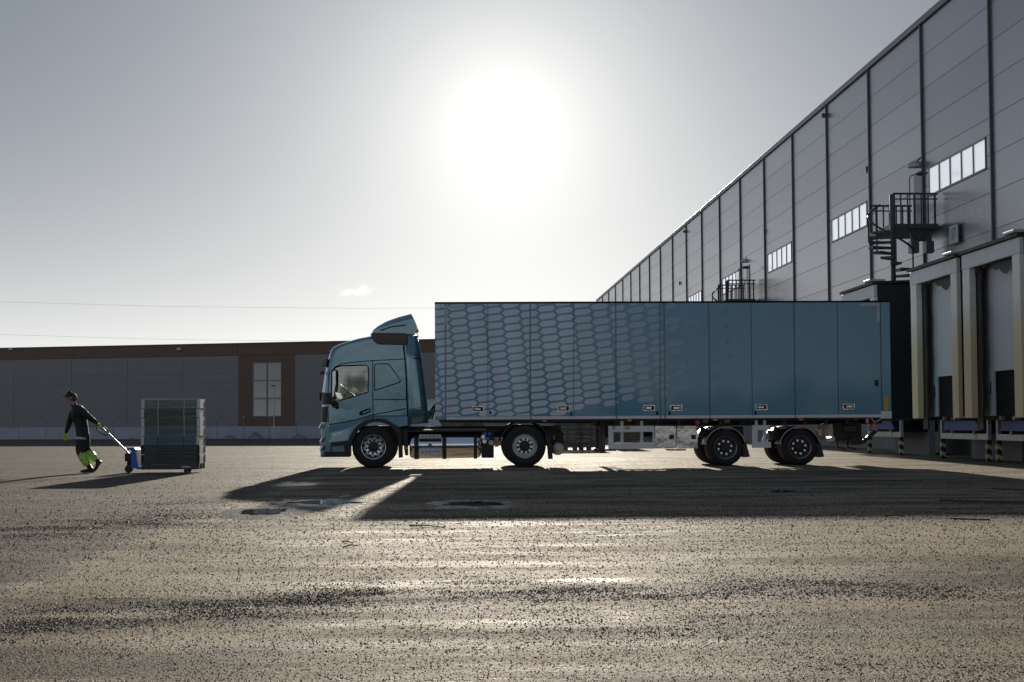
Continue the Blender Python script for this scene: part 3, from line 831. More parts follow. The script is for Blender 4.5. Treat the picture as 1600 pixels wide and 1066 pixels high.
for px in (20, 282):
    u = wu(px); MB().box(u - .15, u + .15, -.25, -.041, wz(px, 545.5) - .08, wz(px, 545.5) + .08).build('floodlight', m_white, lb)

def on_line(px, off):
    P = A + wd * wu(px); nrm_ = Vector((wd.y, -wd.x, 0))
    return P + nrm_ * off
m_stake = M('marker_grey', (0.33, 0.33, 0.34), 0.6, 0, 0.1, 5)
order = ['leftmost', 'second from left', 'third from left', 'fourth from left', 'fifth from left', 'just right of the collar stack', 'under the left window edge', 'under the right window edge', 'rightmost, nearest the truck front']
for i, px in enumerate((12, 50, 92, 158, 196, 355, 396, 436, 477)):
    P = on_line(px, 1.6)
    st = thing('marker_post', 'thin grey marker post by the low building, ' + order[i], 'marker post', (P.x, P.y, 0), 'marker posts in front of the low building')
    MB().cyl((P.x, P.y, 0), (P.x, P.y, 1.55), .025, 8).build('post', m_stake, st)
    MB().cyl((P.x, P.y, 1.552), (P.x, P.y, 1.64), .05, 8).build('cap', m_white, st)
P = on_line(450.5, 2.5)
lp = thing('lamp_post', 'slim lamp post with small dark head right of the tall window', 'lamp post', (P.x, P.y, 0))
MB().cyl((P.x, P.y, 0), (P.x, P.y, 3.75), .04, 8).build('pole', m_white, lp)
MB().box(P.x - .18, P.x + .1, P.y - .1, P.y + .1, 3.752, 3.84).build('lamp_head', m_strip, lp)
m_soil = M('soil_heap', (0.28, 0.27, 0.27), 0.9, 0, 0.3, 2, bump=0.03, bscale=8)
for i, (px, w, h) in enumerate(((333, .65, .17), (373, .6, .28), (413, .6, .48), (480, .65, .3), (222, .3, .16))):
    P = on_line(px, 1.5); k = MB(); n = 20
    prof = []
    vs = [(P.x, P.y, h)]; fs = []
    rings = 5
    for r_ in range(1, rings + 1):
        t = r_ / rings
        for q in range(n):
            a = 2 * math.pi * q / n
            rr = w * t * (1 + .25 * noise.noise((math.cos(a) * 1.5 + i * 3, math.sin(a) * 1.5, t)))
            zz = max(-.02, h * (1 - t ** 1.7) * (1 + .35 * noise.noise((a + i, t * 3, 2.2))) - (.02 if r_ == rings else 0))
            vs.append((P.x + rr * math.cos(a), P.y + rr * math.sin(a) * .8, zz))
    for q in range(n): fs.append((0, 1 + q, 1 + (q + 1) % n))
    for r_ in range(rings - 1):
        for q in range(n):
            b0 = 1 + r_ * n; fs.append((b0 + q, b0 + n + q, b0 + n + (q + 1) % n, b0 + (q + 1) % n))
    k.add(vs, fs)
    tag(k.build('soil_heap', m_soil, org=(P.x, P.y, 0), smooth=50), ['flat soil heap just right of the crate stack', 'low soil heap left of the tall window', 'tallest soil heap, below the tall window', 'rounded soil heap nearest the truck front', 'tiny soil heap just left of the crate stack'][i], 'soil heap', 'soil heaps by the low building')

# overhead cables far behind
for i, (pts, lab) in enumerate((([(-60, 470), (260, 479), (560, 482), (900, 480)], 'upper thin overhead cable crossing the sky at left'),
                                ([(-60, 521), (240, 530), (500, 533.5), (800, 531)], 'lower overhead cable just above the low building roof'))):
    YY = 230
    tag(MB().tube([at(px, py, YY) for px, py in pts], .011, 5).build('overhead_cable', m_strip, org=(0, YY, 20)), lab, 'cable')

# ---------------------------------------------------------------- truck and trailer
D = 40.3                      # near side plane of the vehicle
WID = 2.5
def T(px, py):
    p = at(px, py, D); return (p.x, p.z)
def TX(px, py=690): return T(px, py)[0]
def TZ(py, px=800): return T(px, py)[1]
def TP(px, py, dy=0.0):
    p = at(px, py, D); return Vector((p.x, D + dy, p.z))

truck = thing('tractor_truck', 'metallic blue tractor truck with short sleeper cab facing left', 'truck', (TX(583), D + 1.25, 0))

def wheel(parent, cx, y0, r, width, style, name='wheel', side=1, cz=None):
    """y0: outer face plane; side=+1 when the outer face looks to -Y"""
    cz = r if cz is None else cz
    s = side
    def L(prof): return [(s * o, q) for o, q in prof]
    c = (cx, y0, cz)
    rr = r * .555 if style != 'trailer' else r * .60
    hub_r = rr * .42
    if style == 'front':
        disc = L([(.16, rr * .96), (.12, rr * .90), (.05, rr * .80), (.03, rr * .70), (.035, rr * .5), (-.0, rr * .40), (-.02, .001)])
        w = MB().lathe(c, disc, 40).build(name, m_alu, parent, smooth=35)
        MB().lathe(c, L([(.005, hub_r), (-.05, hub_r * .98), (-.07, hub_r * .85), (-.075, .001)]), 28).build('hub_cap', m_black, w, smooth=35)
    else:
        disc = L([(.13, rr * .97), (.16, rr * .9), (.20, rr * .82), (.20, rr * .78), (.09 if style == 'drive' else .14, rr * .70), (.085 if style == 'drive' else .13, rr * .45), (.06, rr * .40), (.0, hub_r), (-.02, .001)])
        w = MB().lathe(c, disc, 40).build(name, m_rimg if style == 'drive' else m_rimd, parent, smooth=35)
        MB().lathe(c, L([(.06, hub_r * 1.02), (-.03, hub_r), (-.05, hub_r * .85), (-.055, .001)]), 28).build('hub_cap', m_black, w, smooth=35)
        if style == 'drive':
            MB().lathe(c, L([(.082, rr * .70), (.078, rr * .69), (.078, rr * .47), (.082, rr * .46)]), 40, caps=False).build('nut_ring', m_alu, w, smooth=35)
    MB().lathe(c, L([(.15, rr * .955), (.02, rr * .985), (-.012, rr * 1.0), (-.016, rr * 1.05), (.01, rr * 1.07)]), 44, caps=False).build('rim', m_alu if style == 'front' else m_rimg, w, smooth=35)
    nu = MB(); nb = 8 if style == 'trailer' else 10
    for k in range(nb):
        a = 2 * math.pi * (k + .3) / nb
        q = rr * (.58 if style != 'trailer' else .60)
        o = {'front': .03, 'drive': .08, 'trailer': .13}[style]
        p = Vector((cx + q * math.cos(a), y0 + s * o, cz + q * math.sin(a)))
        nu.cyl(p + Vector((0, s * .02, 0)), p - Vector((0, s * .05, 0)), .026 if style == 'front' else .03, 6)
    nu.build('wheel_nuts', {'front': m_rimd, 'drive': m_gap, 'trailer': m_alu}[style], w)['kind'] = 'stuff'
    if style == 'front':
        dk = MB()
        for k in range(10):
            a = 2 * math.pi * (k + .8) / 10; q = rr * .83
            p = Vector((cx + q * math.cos(a), y0 + s * .052, cz + q * math.sin(a)))
            dk.cyl(p + Vector((0, s * .03, 0)), p - Vector((0, s * .026, 0)), .024, 10)
        dk.build('vent_hole', m_gap, w)
    ri = rr * 1.04
    prof = [(.05, ri), (.0, ri + .01), (-.012, ri + (r - ri) * .35), (-.006, ri + (r - ri) * .7), (.025, r * .975), (.05, r * .992)]
    # tread with circumferential grooves
    wd_ = width
    tp = []
    ng = 4
    for g_ in range(ng + 1):
        a = .05 + (wd_ - .1) * g_ / (ng + 1) + (.008 if g_ else 0); b = .05 + (wd_ - .1) * (g_ + 1) / (ng + 1) - (.008 if g_ < ng else 0)
        tp += [(a, r), (b, r)]
        if g_ < ng: tp += [(b + .001, r - .012), (b + .015, r - .012)]
    back = [(wd_ - o, q) for o, q in reversed(prof)]
    MB().lathe(c, L(prof + tp + back), 56, caps=False).build('tyre', m_rub, w, smooth=40)
    return w

RW = .515
fx_, rx_ = TX(583.5), TX(820)
wheel(truck, fx_, D + .03, RW, .30, 'front')
wheel(truck, fx_, D + WID - .03, RW, .30, 'front', side=-1)
wheel(truck, rx_, D + .03, RW, .60, 'drive')
wheel(truck, rx_, D + WID - .03, RW, .60, 'drive', side=-1)
MB().cyl((fx_, D + .25, RW), (fx_, D + WID - .25, RW), .07, 10).build('front_axle', m_frame, truck)
MB().cyl((rx_, D + .55, RW), (rx_, D + WID - .55, RW), .10, 12).lathe((rx_, D + 1.25, RW), [(-.3, .1), (-.15, .24), (.15, .24), (.3, .1)], 18).build('rear_axle', m_frame, truck)

# cab shell: lofted from the side outline with rounded corners, then opened for the windows
CAB = [(498.6, 713), (498.2, 700), (498.1, 680), (498.6, 662), (499.3, 645), (500.6, 628), (502.2, 612), (504.6, 592), (507.6, 574), (511, 558),
       (514.5, 547), (519, 541.5), (527, 537.5), (540, 533), (560, 527.5), (578, 524), (600, 522), (630, 521), (632.5, 523), (634, 540), (636, 580), (637, 620),
       (637.5, 665), (622, 667), (614, 661), (605, 656.5), (594, 654.5), (582, 655), (571, 658), (561, 664), (553, 672), (547.5, 683), (545, 695), (544.5, 713)]
slices = [(0, .17, .10), (.025, .12, .065), (.07, .08, .038), (.14, .05, .02), (.25, .025, .008), (.45, .006, 0)]
slices = slices + [(WID - t, a, b) for t, a, b in reversed(slices)]
cv = []
for (t, df, dr) in slices:
    for (px, py) in CAB:
        x, z_ = T(px, py)
        wf_ = min(1, max(0, (536 - px) / 28)); wr_ = min(1, max(0, (556 - py) / 16)); wb_ = 1 if px > 629 and py < 650 else 0
        cv.append((x + df * wf_ - wb_ * df * .25, D + t, z_ - dr * wr_))
n = len(CAB); cf = [tuple(range(n)), tuple((len(slices) - 1) * n + i for i in range(n - 1, -1, -1))]
for s in range(len(slices) - 1):
    for i in range(n):
        j = (i + 1) % n; cf.append((s * n + i, (s + 1) * n + i, (s + 1) * n + j, s * n + j))
cabm = MB(); cabm.add(cv, cf)
cab = cabm.build('cab', [m_cab, m_int], truck)
bm = bmesh.new(); bm.from_mesh(cab.data); bmesh.ops.triangulate(bm, faces=[f for f in bm.faces if len(f.verts) > 4]); bm.to_mesh(cab.data); bm.free()
WIN = [(518.5, 580), (524, 574.5), (532, 571.8), (572, 570.5), (575.5, 574), (575.5, 613), (535, 625), (517, 629)]
CAV = [(511, 640), (506, 628), (512, 580), (520, 556), (560, 545), (628, 545), (630, 648), (600, 648)]
def cutter(poly, y0, y1):
    k = MB(); k.prism([T(*p) for p in poly], y0, y1)
    o = k.build('cutter', [m_cab, m_int], truck)
    for f_ in o.data.polygons: f_.material_index = 1
    return o
c1 = cutter(CAV, D + .10, D + WID - .10)
c2 = cutter(WIN, D - .3, D + WID + .3)
c3 = cutter([(490, 610), (490, 576), (514, 576), (520, 610)], D + .22, D + WID - .22)
for c_ in (c1, c2, c3):
    b = cab.modifiers.new('cut', 'BOOLEAN'); b.operation = 'DIFFERENCE'; b.solver = 'EXACT'; b.object = c_
bpy.context.view_layer.update()
applied(cab)
for c_ in (c1, c2, c3): bpy.data.objects.remove(c_)
cab.data.polygons.foreach_set('use_smooth', [True] * len(cab.data.polygons)); cab.data.set_sharp_from_angle(angle=R(28))

def plate(name, poly, y0, y1, mat, parent=None, bevel=0, smooth=None):
    return MB().prism([T(*p) for p in poly], y0, y1).build(name, mat, parent or truck, bevel=bevel, smooth=smooth)
def line(name, pts, w, mat, dy=-.003, parent=None, depth=.01):
    k = MB()
    for a, b in zip(pts, pts[1:]): k.bar(TP(*a, dy + depth / 2), TP(*b, dy + depth / 2), w, depth, up=(0, 1, 0))
    return k.build(name, mat, parent or truck)
# glass
for yy in (D + .02, D + WID - .03):
    plate('side_window', WIN, yy, yy + .008, m_glass)
MB().tube([TP(*p, .006) for p in WIN + WIN[:2]], .016, 8).build('window_seal', m_gap, truck, smooth=50)
wsn = MB(); pts = [(500.9, 612.5), (503.6, 592), (506.6, 574.5)]
grid = []
for t, df in ((.0, .20), (.05, .135), (.12, .09), (.25, .03), (.6, 0), (1.25, -.02), (1.9, 0), (2.25, .03), (2.38, .09), (2.45, .135), (2.5, .20)):
    for p in pts:
        x, z_ = T(*p); grid.append((x + df - .006, D + t, z_))
wsn.add(grid, [(i * 3 + j, i * 3 + j + 1, (i + 1) * 3 + j + 1, (i + 1) * 3 + j) for i in range(10) for j in range(2)])
wsn.build('windscreen', m_wind, truck, smooth=60)
# black panel below the windscreen, grille, bumper corner
def wrap(name, ptsf, mat, out=.012, edge=.45, parent=None, inset=.0):
    """band that wraps round the cab front and a little along the side"""
    k = MB(); prof = [(0, .17), (.025, .12), (.07, .08), (.14, .05), (.25, .025), (.45, .006)]
    prof = prof + [(WID - t, a) for t, a in reversed(prof)]
    g_ = []
    m_ = len(ptsf)
    for t, df in prof:
        for p in ptsf:
            x, z_ = T(*p); yy = D + t + (-out if t == 0 else (out if t == WID else 0)); g_.append((x + df - out, yy, z_))
    k.add(g_, [(i * m_ + j, i * m_ + j + 1, (i + 1) * m_ + j + 1, (i + 1) * m_ + j) for i in range(len(prof) - 1) for j in range(m_ - 1)])
    # short return along each side
    for sgn, yb in ((-1, D - out), (1, D + WID + out)):
        a = []
        for p in ptsf:
            x, z_ = T(*p); a += [(x + .17 - out, yb, z_), (x + edge, yb, z_)]
        k.add(a, [(2 * j, 2 * j + 1, 2 * j + 3, 2 * j + 2) for j in range(m_ - 1)])
    return k.build(name, mat, parent or truck, smooth=50)
wrap('scuttle_panel', [(499.3, 632), (501.0, 614)], m_black, edge=.30)
wrap('grille', [(498.4, 660), (499.2, 636)], m_black, out=.006, edge=.19)
wrap('bumper', [(498.6, 712), (498.2, 700), (498.1, 664)], m_cab, out=.01, edge=.28)
wrap('bumper_lip', [(499.2, 714.5), (498.8, 706)], m_black, out=.016, edge=.74)
for i, (a, b) in enumerate((((499.5, 670), (503, 662)), ((500.5, 691), (505, 684)), ((500.5, 704), (505, 697)))):
    MB().bar(TP(*a, .04), TP(*b, -.03), .06, .05).build('headlight' if i == 0 else 'fog_lamp', m_alu, truck, bevel=.012)
# visor, mirrors, deflector
vz = [T(*p) for p in ((512.5, 560), (507, 560.5), (502.5, 565), (500.8, 571), (503.5, 573.5), (509.5, 572.5))]
MB().prism(vz, D + .12, D + WID - .12).build('sun_visor', m_visor, truck, bevel=.03, seg=3)
plate('visor_arm', [(499, 582), (505, 578.5), (506, 583), (500, 586)], D + .2, D + .26, m_black)
mr_ = MB(); mr_.prism([T(*p) for p in ((521.5, 580), (524.5, 577), (527, 579), (527.5, 600), (524, 622), (520.5, 626), (519.5, 618))], D - .34, D - .16)
mo = mr_.build('mirror', m_black, truck, bevel=.025, seg=3)
plate('mirror_glass', [(521.2, 582), (524.2, 579.5), (526, 581), (526, 600), (523, 619.5), (520.8, 621)], D - .348, D - .341, m_alu, mo)
k = MB().tube([TP(523, 628, -.25), TP(525, 634, -.10), TP(527, 637, .02)], .05, 8).prism([T(*p) for p in ((517, 631), (530, 629), (526, 637), (521, 637.5))], D - .2, D + .0)
k.build('mirror_arm', m_black, mo, bevel=.01)
plate('front_mirror', [(497.2, 613), (499.2, 611.5), (500.4, 616), (500, 626), (497.5, 626.5)], D + .3, D + .55, m_black, bevel=.02)
DEF = [(578.5, 523.2), (582, 514.5), (590, 508), (604, 500.5), (622, 494.2), (642, 489), (644, 493), (649.5, 506), (647, 507.5), (650.8, 520), (640, 521.5), (600, 522.5)]
dm = MB(); sl = [(.16, .12), (.22, .05), (.34, .0), (WID - .34, .0), (WID - .22, .05), (WID - .16, .12)]
vs_ = []
for t, dz_ in sl:
    for (px, py) in DEF:
        x, z_ = T(px, py); wz_ = min(1, max(0, (521 - py) / 25)); vs_.append((x + dz_ * .5 * wz_, D + t, z_ - dz_ * wz_))
n2 = len(DEF)
fs_ = [tuple(range(n2)), tuple((len(sl) - 1) * n2 + i for i in range(n2 - 1, -1, -1))]
for s in range(len(sl) - 1):
    for i in range(n2):
        j = (i + 1) % n2; fs_.append((s * n2 + i, s * n2 + j, (s + 1) * n2 + j, (s + 1) * n2 + i))
dm.add(vs_, fs_); dfo = dm.build('roof_deflector', m_cab, truck, smooth=30)
line('deflector_crease', [(594, 516), (612, 510), (633, 507.5)], .03, m_gap, .155, dfo)
plate('deflector_fin', [(578.8, 522), (582, 520.2), (634, 520.8), (636.2, 524), (637, 534), (635.5, 539.5), (592, 538.5), (586, 535.5), (581, 528)], D - .03, D + .145, m_fin, bevel=.02)
plate('deflector_fin', [(578.8, 522), (582, 520.2), (634, 520.8), (636.2, 524), (637, 534), (635.5, 539.5), (592, 538.5), (586, 535.5), (581, 528)], D + WID - .145, D + WID + .03, m_fin, bevel=.02)
# side air fairings behind the cab
def fairing(sign):
    base = D if sign > 0 else D + WID
    rows_ = [((634, 524), (651, 526)), ((635, 560), (656, 560.5)), ((636.5, 610), (662.5, 611)), ((637.8, 638), (665.5, 638)), ((638, 664), (667.5, 661))]
    k = MB(); vs = []; cols = [(0, .004), (.35, .004), (.7, .03), (1, .09)]
    for a, b in rows_:
        for t, dy in cols:
            px, py = a[0] + (b[0] - a[0]) * t, a[1] + (b[1] - a[1]) * t
            x, z_ = T(px, py); vs.append((x, base + sign * dy, z_))
    m_ = len(cols); q = len(vs)
    fs = [(i * m_ + j, i * m_ + j + 1, (i + 1) * m_ + j + 1, (i + 1) * m_ + j) for i in range(len(rows_) - 1) for j in range(m_ - 1)]
    k.add(vs, fs)
    o = k.build('air_fairing', m_cab, truck, smooth=50)
    so = o.modifiers.new('thick', 'SOLIDIFY'); so.thickness = .035; so.offset = 0
    return o
fairing(1); fairing(-1)
# panel lines, seals and handles
GW = .020
line('panel_gap', [(519.5, 579.5), (523, 574), (531, 570), (545, 566.8), (582, 563.6), (634, 561), (656, 560)], GW, m_gap)
line('panel_gap', [(582.3, 563.6), (582.6, 600), (582.8, 656)], GW, m_gap)
line('panel_gap', [(630, 540), (632.5, 561), (635, 600), (636.5, 640), (637.2, 664.5)], GW * 1.3, m_gap)
line('panel_gap', [(582.8, 624.6), (634.5, 624.4)], GW, m_gap)
line('panel_gap', [(583, 650.2), (636, 650.0)], GW, m_gap)
line('panel_gap', [(514, 663.5), (535, 660.5), (560, 655), (583, 648.2), (634, 638.6)], GW * 1.2, m_gap)
line('panel_gap', [(512.3, 634), (512.8, 660.5)], GW, m_gap)
line('panel_gap', [(637, 637.6), (665.3, 636.2)], .012, m_gap, .001)
line('panel_gap', [(513.8, 578), (513.6, 600), (511.5, 632)], GW * .7, m_gap)
SLP = [(585, 571), (587.5, 568.8), (606, 568.6), (608.5, 570.3), (625.6, 594.5), (624.6, 597.6), (585.4, 610.4)]
line('sleeper_panel_seal', SLP + SLP[:1], .022, m_gap)
plate('sleeper_panel', [(p[0] + (.8 if p[0] < 600 else -.8), p[1] + (.8 if p[1] < 590 else -1)) for p in SLP], D - .006, D + .004, m_cab, bevel=.003)
hd = plate('door_handle', [(561, 645.5), (563, 643), (575, 638.5), (579, 638.5), (579, 643.5), (575, 645.8), (562.5, 649.3)], D - .012, D + .004, m_gap, bevel=.004)
plate('handle_grip', [(566, 644.5), (577, 640), (578, 642), (567, 646.8)], D - .03, D - .013, m_cab, hd, bevel=.004)
plate('side_badge', [(584.2, 626.8), (588.5, 626.8), (588.5, 628.6), (584.2, 628.6)], D - .006, D - .001, m_white)
RT = Matrix.Rotation(R(90), 3, 'X')
tp_ = TP(594, 639.6, -.006)
text_obj('lettering', '460', .10, m_white, truck, tp_, Matrix.Rotation(R(-7.5), 3, 'Y') @ RT, .003, sx=1.7, shear=.25)
tp_ = TP(607.5, 637.8, -.006)
text_obj('lettering', 'LNG', .065, m_white, truck, tp_, Matrix.Rotation(R(-7.5), 3, 'Y') @ RT, .003, sx=1.5, shear=.25)
tp_ = TP(526.5, 678.5, -.008)
text_obj('badge', 'FM', .10, m_alu, truck, tp_, Matrix.Rotation(R(-15), 3, 'Y') @ RT, .004, sx=1.75, shear=.3)
# lower body: flare over the front wheel that catches the sky
k = MB()
top = [(513.5, 664.8), (535, 661.8), (560, 656.4), (583, 649.6)]
arch = [(513.8, 690), (538, 686), (547, 672), (557, 662.5)]
def flare(top, bot, out):
    k = MB(); vs = [TP(*p, -.002) for p in top] + [TP(*p, -out) for p in bot] + [TP(*p, .03) for p in bot]
    n_ = len(top)
    k.add(vs, [(i, i + 1, n_ + i + 1, n_ + i) for i in range(n_ - 1)] + [(n_ + i, n_ + i + 1, 2 * n_ + i + 1, 2 * n_ + i) for i in range(n_ - 1)])
    return k.build('lower_panel', m_cab, truck, smooth=20)
flare([(513.5, 664.8), (530, 662.4), (547, 659.2), (562, 655.8), (574, 652.6), (582, 650.2)],
      [(513.9, 676), (530, 673), (546, 667.5), (558, 661), (570, 656.5), (582, 653.6)], .05)
flare([(513.9, 676.2), (524, 674.4), (534, 672.2), (546, 667.8)], [(514.2, 691.5), (524, 690), (534, 688), (543.5, 686.5)], .012)
flare([(583.4, 651.2), (600, 651), (618, 650.8), (636.6, 650.8)], [(583.4, 653.4), (602, 654.6), (621, 666), (637, 664.4)], .03)
ar = MB(); AP = [(543.5, 697), (544.5, 689), (547.5, 680), (553, 670.5), (561, 662.5), (571, 657), (582, 654.3), (594, 653.8), (605, 656), (614, 661), (622, 668), (626, 676)]
AI = [(550, 697), (551, 689), (553.5, 682), (558.5, 674), (565.5, 667.5), (573.5, 662.5), (582.5, 660), (592.5, 659.7), (602, 661.8), (610, 666), (617, 672.5), (620, 678)]
vs_ = [TP(*p, -.02) for p in AP] + [TP(*p, -.03) for p in AI] + [TP(*p, .45) for p in AI] + [TP(*p, .45) for p in AP]
q = len(AP); fs_ = []
for a in range(3): fs_ += [(a * q + i, a * q + i + 1, (a + 1) * q + i + 1, (a + 1) * q + i) for i in range(q - 1)]
ar.add(vs_, fs_); ar.build('wheel_arch', m_black, truck, smooth=50)
plate('mud_flap', [(619, 668), (627, 668), (628.5, 690), (629, 715), (623, 716), (622, 690)], D + .02, D + .30, m_black, bevel=.01)
stp = plate('step_box', [(514.5, 692), (545, 688.5), (547.5, 695), (548, 713), (515, 714.5)], D - .004, D + .4, m_black, bevel=.01)
plate('step_plate', [(518.5, 698.5), (537.5, 696), (538.3, 707.5), (519, 708.5)], D - .012, D - .005, m_cab, stp, bevel=.004)
# interior seen through the side glass
MB().prism([T(*p) for p in ((507.5, 627), (510, 616), (521, 612), (527, 622), (527, 645), (508, 645))], D + .12, D + WID - .12).build('dashboard', m_int, truck, bevel=.02)
cst = TP(541, 610, .62)
st_ = MB(); ring = []
for k_ in range(25):
    a = 2 * math.pi * k_ / 24; ax1 = Vector((.55, 0, -.45)).normalized(); ax2 = Vector((0, 1, 0))
    ring.append(cst + .23 * (math.cos(a) * ax1 + math.sin(a) * ax2))
st_.tube(ring, .018, 8); st_.tube([cst, cst + Vector((-.2, 0, -.35))], .03, 8)
st_.build('steering_wheel', m_black, truck, smooth=40)
for yy in (.35, 1.6):
    s_ = MB().prism([T(*p) for p in ((560, 640), (558, 628), (575, 628), (579, 603), (584, 604), (583, 640))], D + yy, D + yy + .5)
    s_.build('seat', m_int, truck, bevel=.05, seg=3)
    MB().prism([T(*p) for p in ((580.5, 602), (581, 594), (585, 594), (585, 602))], D + yy + .12, D + yy + .38).build('headrest', m_int, truck, bevel=.03)
# chassis, tanks and rear
for yy in (.82, 1.60): MB().box(TX(560), TX(880), D + yy, D + yy + .08, .72, 1.0).build('frame_rail', m_frame, truck)
MB().box(TX(566), TX(640), D + .35, D + WID - .35, .55, 1.02).build('engine', m_frame, truck, bevel=.05)
tk = (TX(639), TX(752))
tz0, tz1 = TZ(716), TZ(675)
tr_ = (tz1 - tz0) / 2; tcz = (tz0 + tz1) / 2
tank = MB().lathe((0, D + .03 + tr_, tcz), [(tk[0], .02), (tk[0] + .01, tr_ * .82), (tk[0] + .06, tr_ * .97), (tk[0] + .12, tr_), (tk[1] - .12, tr_), (tk[1] - .06, tr_ * .97), (tk[1] - .01, tr_ * .82), (tk[1], .02)], 56, axis='X').build('gas_tank', m_chrome, truck, smooth=40)
for px0, px1 in ((647, 654), (691, 697.5), (740.5, 745.5)):
    MB().lathe((0, D + .03 + tr_, tcz), [(TX(px0), tr_ + .004), (TX(px0), tr_ + .02), (TX(px1), tr_ + .02), (TX(px1), tr_ + .004)], 56, axis='X', closed=True).build('tank_strap', m_black, tank, smooth=40)
for (y0_, y1_) in ((679, 685.5), (701, 711)):
    stq = plate('tank_step', [(654.8, y0_), (689.6, y0_), (689.6, y1_), (654.8, y1_)], D - .03, D + .06, m_galv, tank, bevel=.008)
    dk = MB()
    for i in range(5):
        for j in (0,):
            p = TP(660 + i * 6, (y0_ + y1_) / 2, 0); dk.box(p.x - .018, p.x + .018, D - .036, D - .031, p.z - .012, p.z + .012)
    dk.build('tread_dimples', m_black, tank)
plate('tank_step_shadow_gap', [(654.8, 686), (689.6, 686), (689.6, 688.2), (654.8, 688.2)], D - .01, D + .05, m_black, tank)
plate('gas_sign', [(672, 692.2), (675.6, 695.8), (672, 699.4), (668.4, 695.8)], D + .004, D + .016, M('teal_sign', (.02, .22, .27), .35), tank)
for (px, py, r_, mt) in ((755, 683, .05, m_alu), (762, 686, .055, m_jack), (767.5, 692, .06, m_galv), (758, 678, .045, m_jack), (765, 678, .04, m_jack), (757, 690, .05, m_alu)):
    MB().cyl(TP(px, py, .05), TP(px, py, .25), r_, 14).build('valve', mt, tank)
plate('valve_box', [(752.5, 675), (772, 675), (772, 716), (752.5, 716)], D + .15, D + .6, m_frame, bevel=.02)
MB().box(TX(637), TX(778), D + .05, D + .8, TZ(674.5), TZ(671.5)).build('catwalk', m_frame, truck)
cw = MB()
for i in range(26): cw.box(TX(660) + i * .06, TX(660) + i * .06 + .03, D + .06, D + .5, TZ(671.3), TZ(670.3))
cw.build('catwalk_teeth', m_galv, truck)
for px, py in ((634, 700.3), (775.8, 696.2)):
    plate('side_marker', [(px - 3, py - 2.2), (px + 3, py - 2.2), (px + 3, py + 2.2), (px - 3, py + 2.2)], D + .0, D + .03, m_orange, bevel=.004)
plate('side_bracket', [(628, 672), (637, 672), (637, 712), (633, 712)], D + .05, D + .5, m_frame)
# rear mudguards over the drive wheels
def guard(parent, cx, cz, r, a0, a1, y0, y1, mat, n_=22, th=.03, name='mudguard'):
    k = MB(); vs = []
    for i in range(n_ + 1):
        a = R(a0 + (a1 - a0) * i / n_)
        for rr in (r, r + th):
            for yy in (y0, y1): vs.append((cx + rr * math.cos(a), yy, cz + rr * math.sin(a)))
    fs = []
    for i in range(n_):
        b = i * 4
        fs += [(b, b + 4, b + 5, b + 1), (b + 2, b + 3, b + 7, b + 6), (b, b + 2, b + 6, b + 4), (b + 1, b + 5, b + 7, b + 3)]
    fs += [(0, 1, 3, 2), (n_ * 4, n_ * 4 + 2, n_ * 4 + 3, n_ * 4 + 1)]
    k.add(vs, fs); return k.build(name, mat, parent, smooth=40)
for y0_ in (D + .0, D + WID - .66): guard(truck, rx_, RW, RW + .075, 8, 168, y0_, y0_ + .66, m_black)
plate('mud_flap', [(851, 680), (861, 680), (863, 700), (864, 717), (858.5, 718), (857, 700)], D + .02, D + .62, m_black, bevel=.008)
plate('rear_frame_end', [(853, 668), (884, 676), (884, 700), (868, 704), (860, 690)], D + .75, D + 1.75, m_frame, bevel=.02)
plate('tail_lamp', [(864, 680), (868, 680), (868, 687.5), (864, 687.5)], D + .15, D + .5, m_red, bevel=.006)
MB().lathe((TX(873), D + .55, TZ(702)), [(-.35, .01), (-.3, .13), (-.2, .16), (.2, .16), (.3, .13), (.35, .01)], 20).build('air_tank', m_galv, truck, smooth=40)
MB().prism([T(*p) for p in ((795, 664), (842, 664), (846, 668), (790, 668))], D + .7, D + 1.8).build('fifth_wheel', m_frame, truck, bevel=.01)
for i, (px, w_) in enumerate(((700, .5), (728, .35), (748, .3))):
    MB().tube([TP(668 + i * 3, 655, .9), TP(672 + i * 4, 640 - i * 3, 1.0), TP(680, 630 + i * 5, 1.1)], .02, 6).build('air_hose', m_black, truck, smooth=40)

# ---------------------------------------------------------------- semi trailer
trl = thing('box_trailer', 'long blue box trailer with fading hexagon print coupled behind the truck', 'trailer', (TX(1135), D + 1.25, 0))
tx0, tx1 = TX(679.6, 560), TX(1391.6, 560)
zt, zb = TZ(473.2, 690), TZ(656.2, 690)
ZT2 = TZ(473.0, 690) + .005
shell = MB().box(tx0 + .01, tx1 - .01, D + .045, D + WID - .045, zb + .01, ZT2 - .03).build('box_body', m_trl, trl)
MB().box(tx0 - .005, tx1 + .005, D + .012, D + WID - .012, ZT2 - .028, ZT2 + .012).build('roof_rail', m_gap, trl, bevel=.006)
seams = [(679.6, 696.2, .0, .012), (696.2, 762.3, .012, .004), (762.3, 828.6, .004, .012), (828.6, 896.3, .012, .004), (896.3, 962.3, .004, .012), (962.3, 1031.3, .012, .018),
         (1031.3, 1038.4, .018, .018), (1038.4, 1108.2, .018, .014), (1108.2, 1174.6, .014, .004), (1174.6, 1241.6, .004, .012), (1241.6, 1309.3, .012, .004), (1309.3, 1376.6, .004, .014), (1376.6, 1391.6, .014, .0)]
zs = TZ(651.3, 690)          # top of the pale side rail
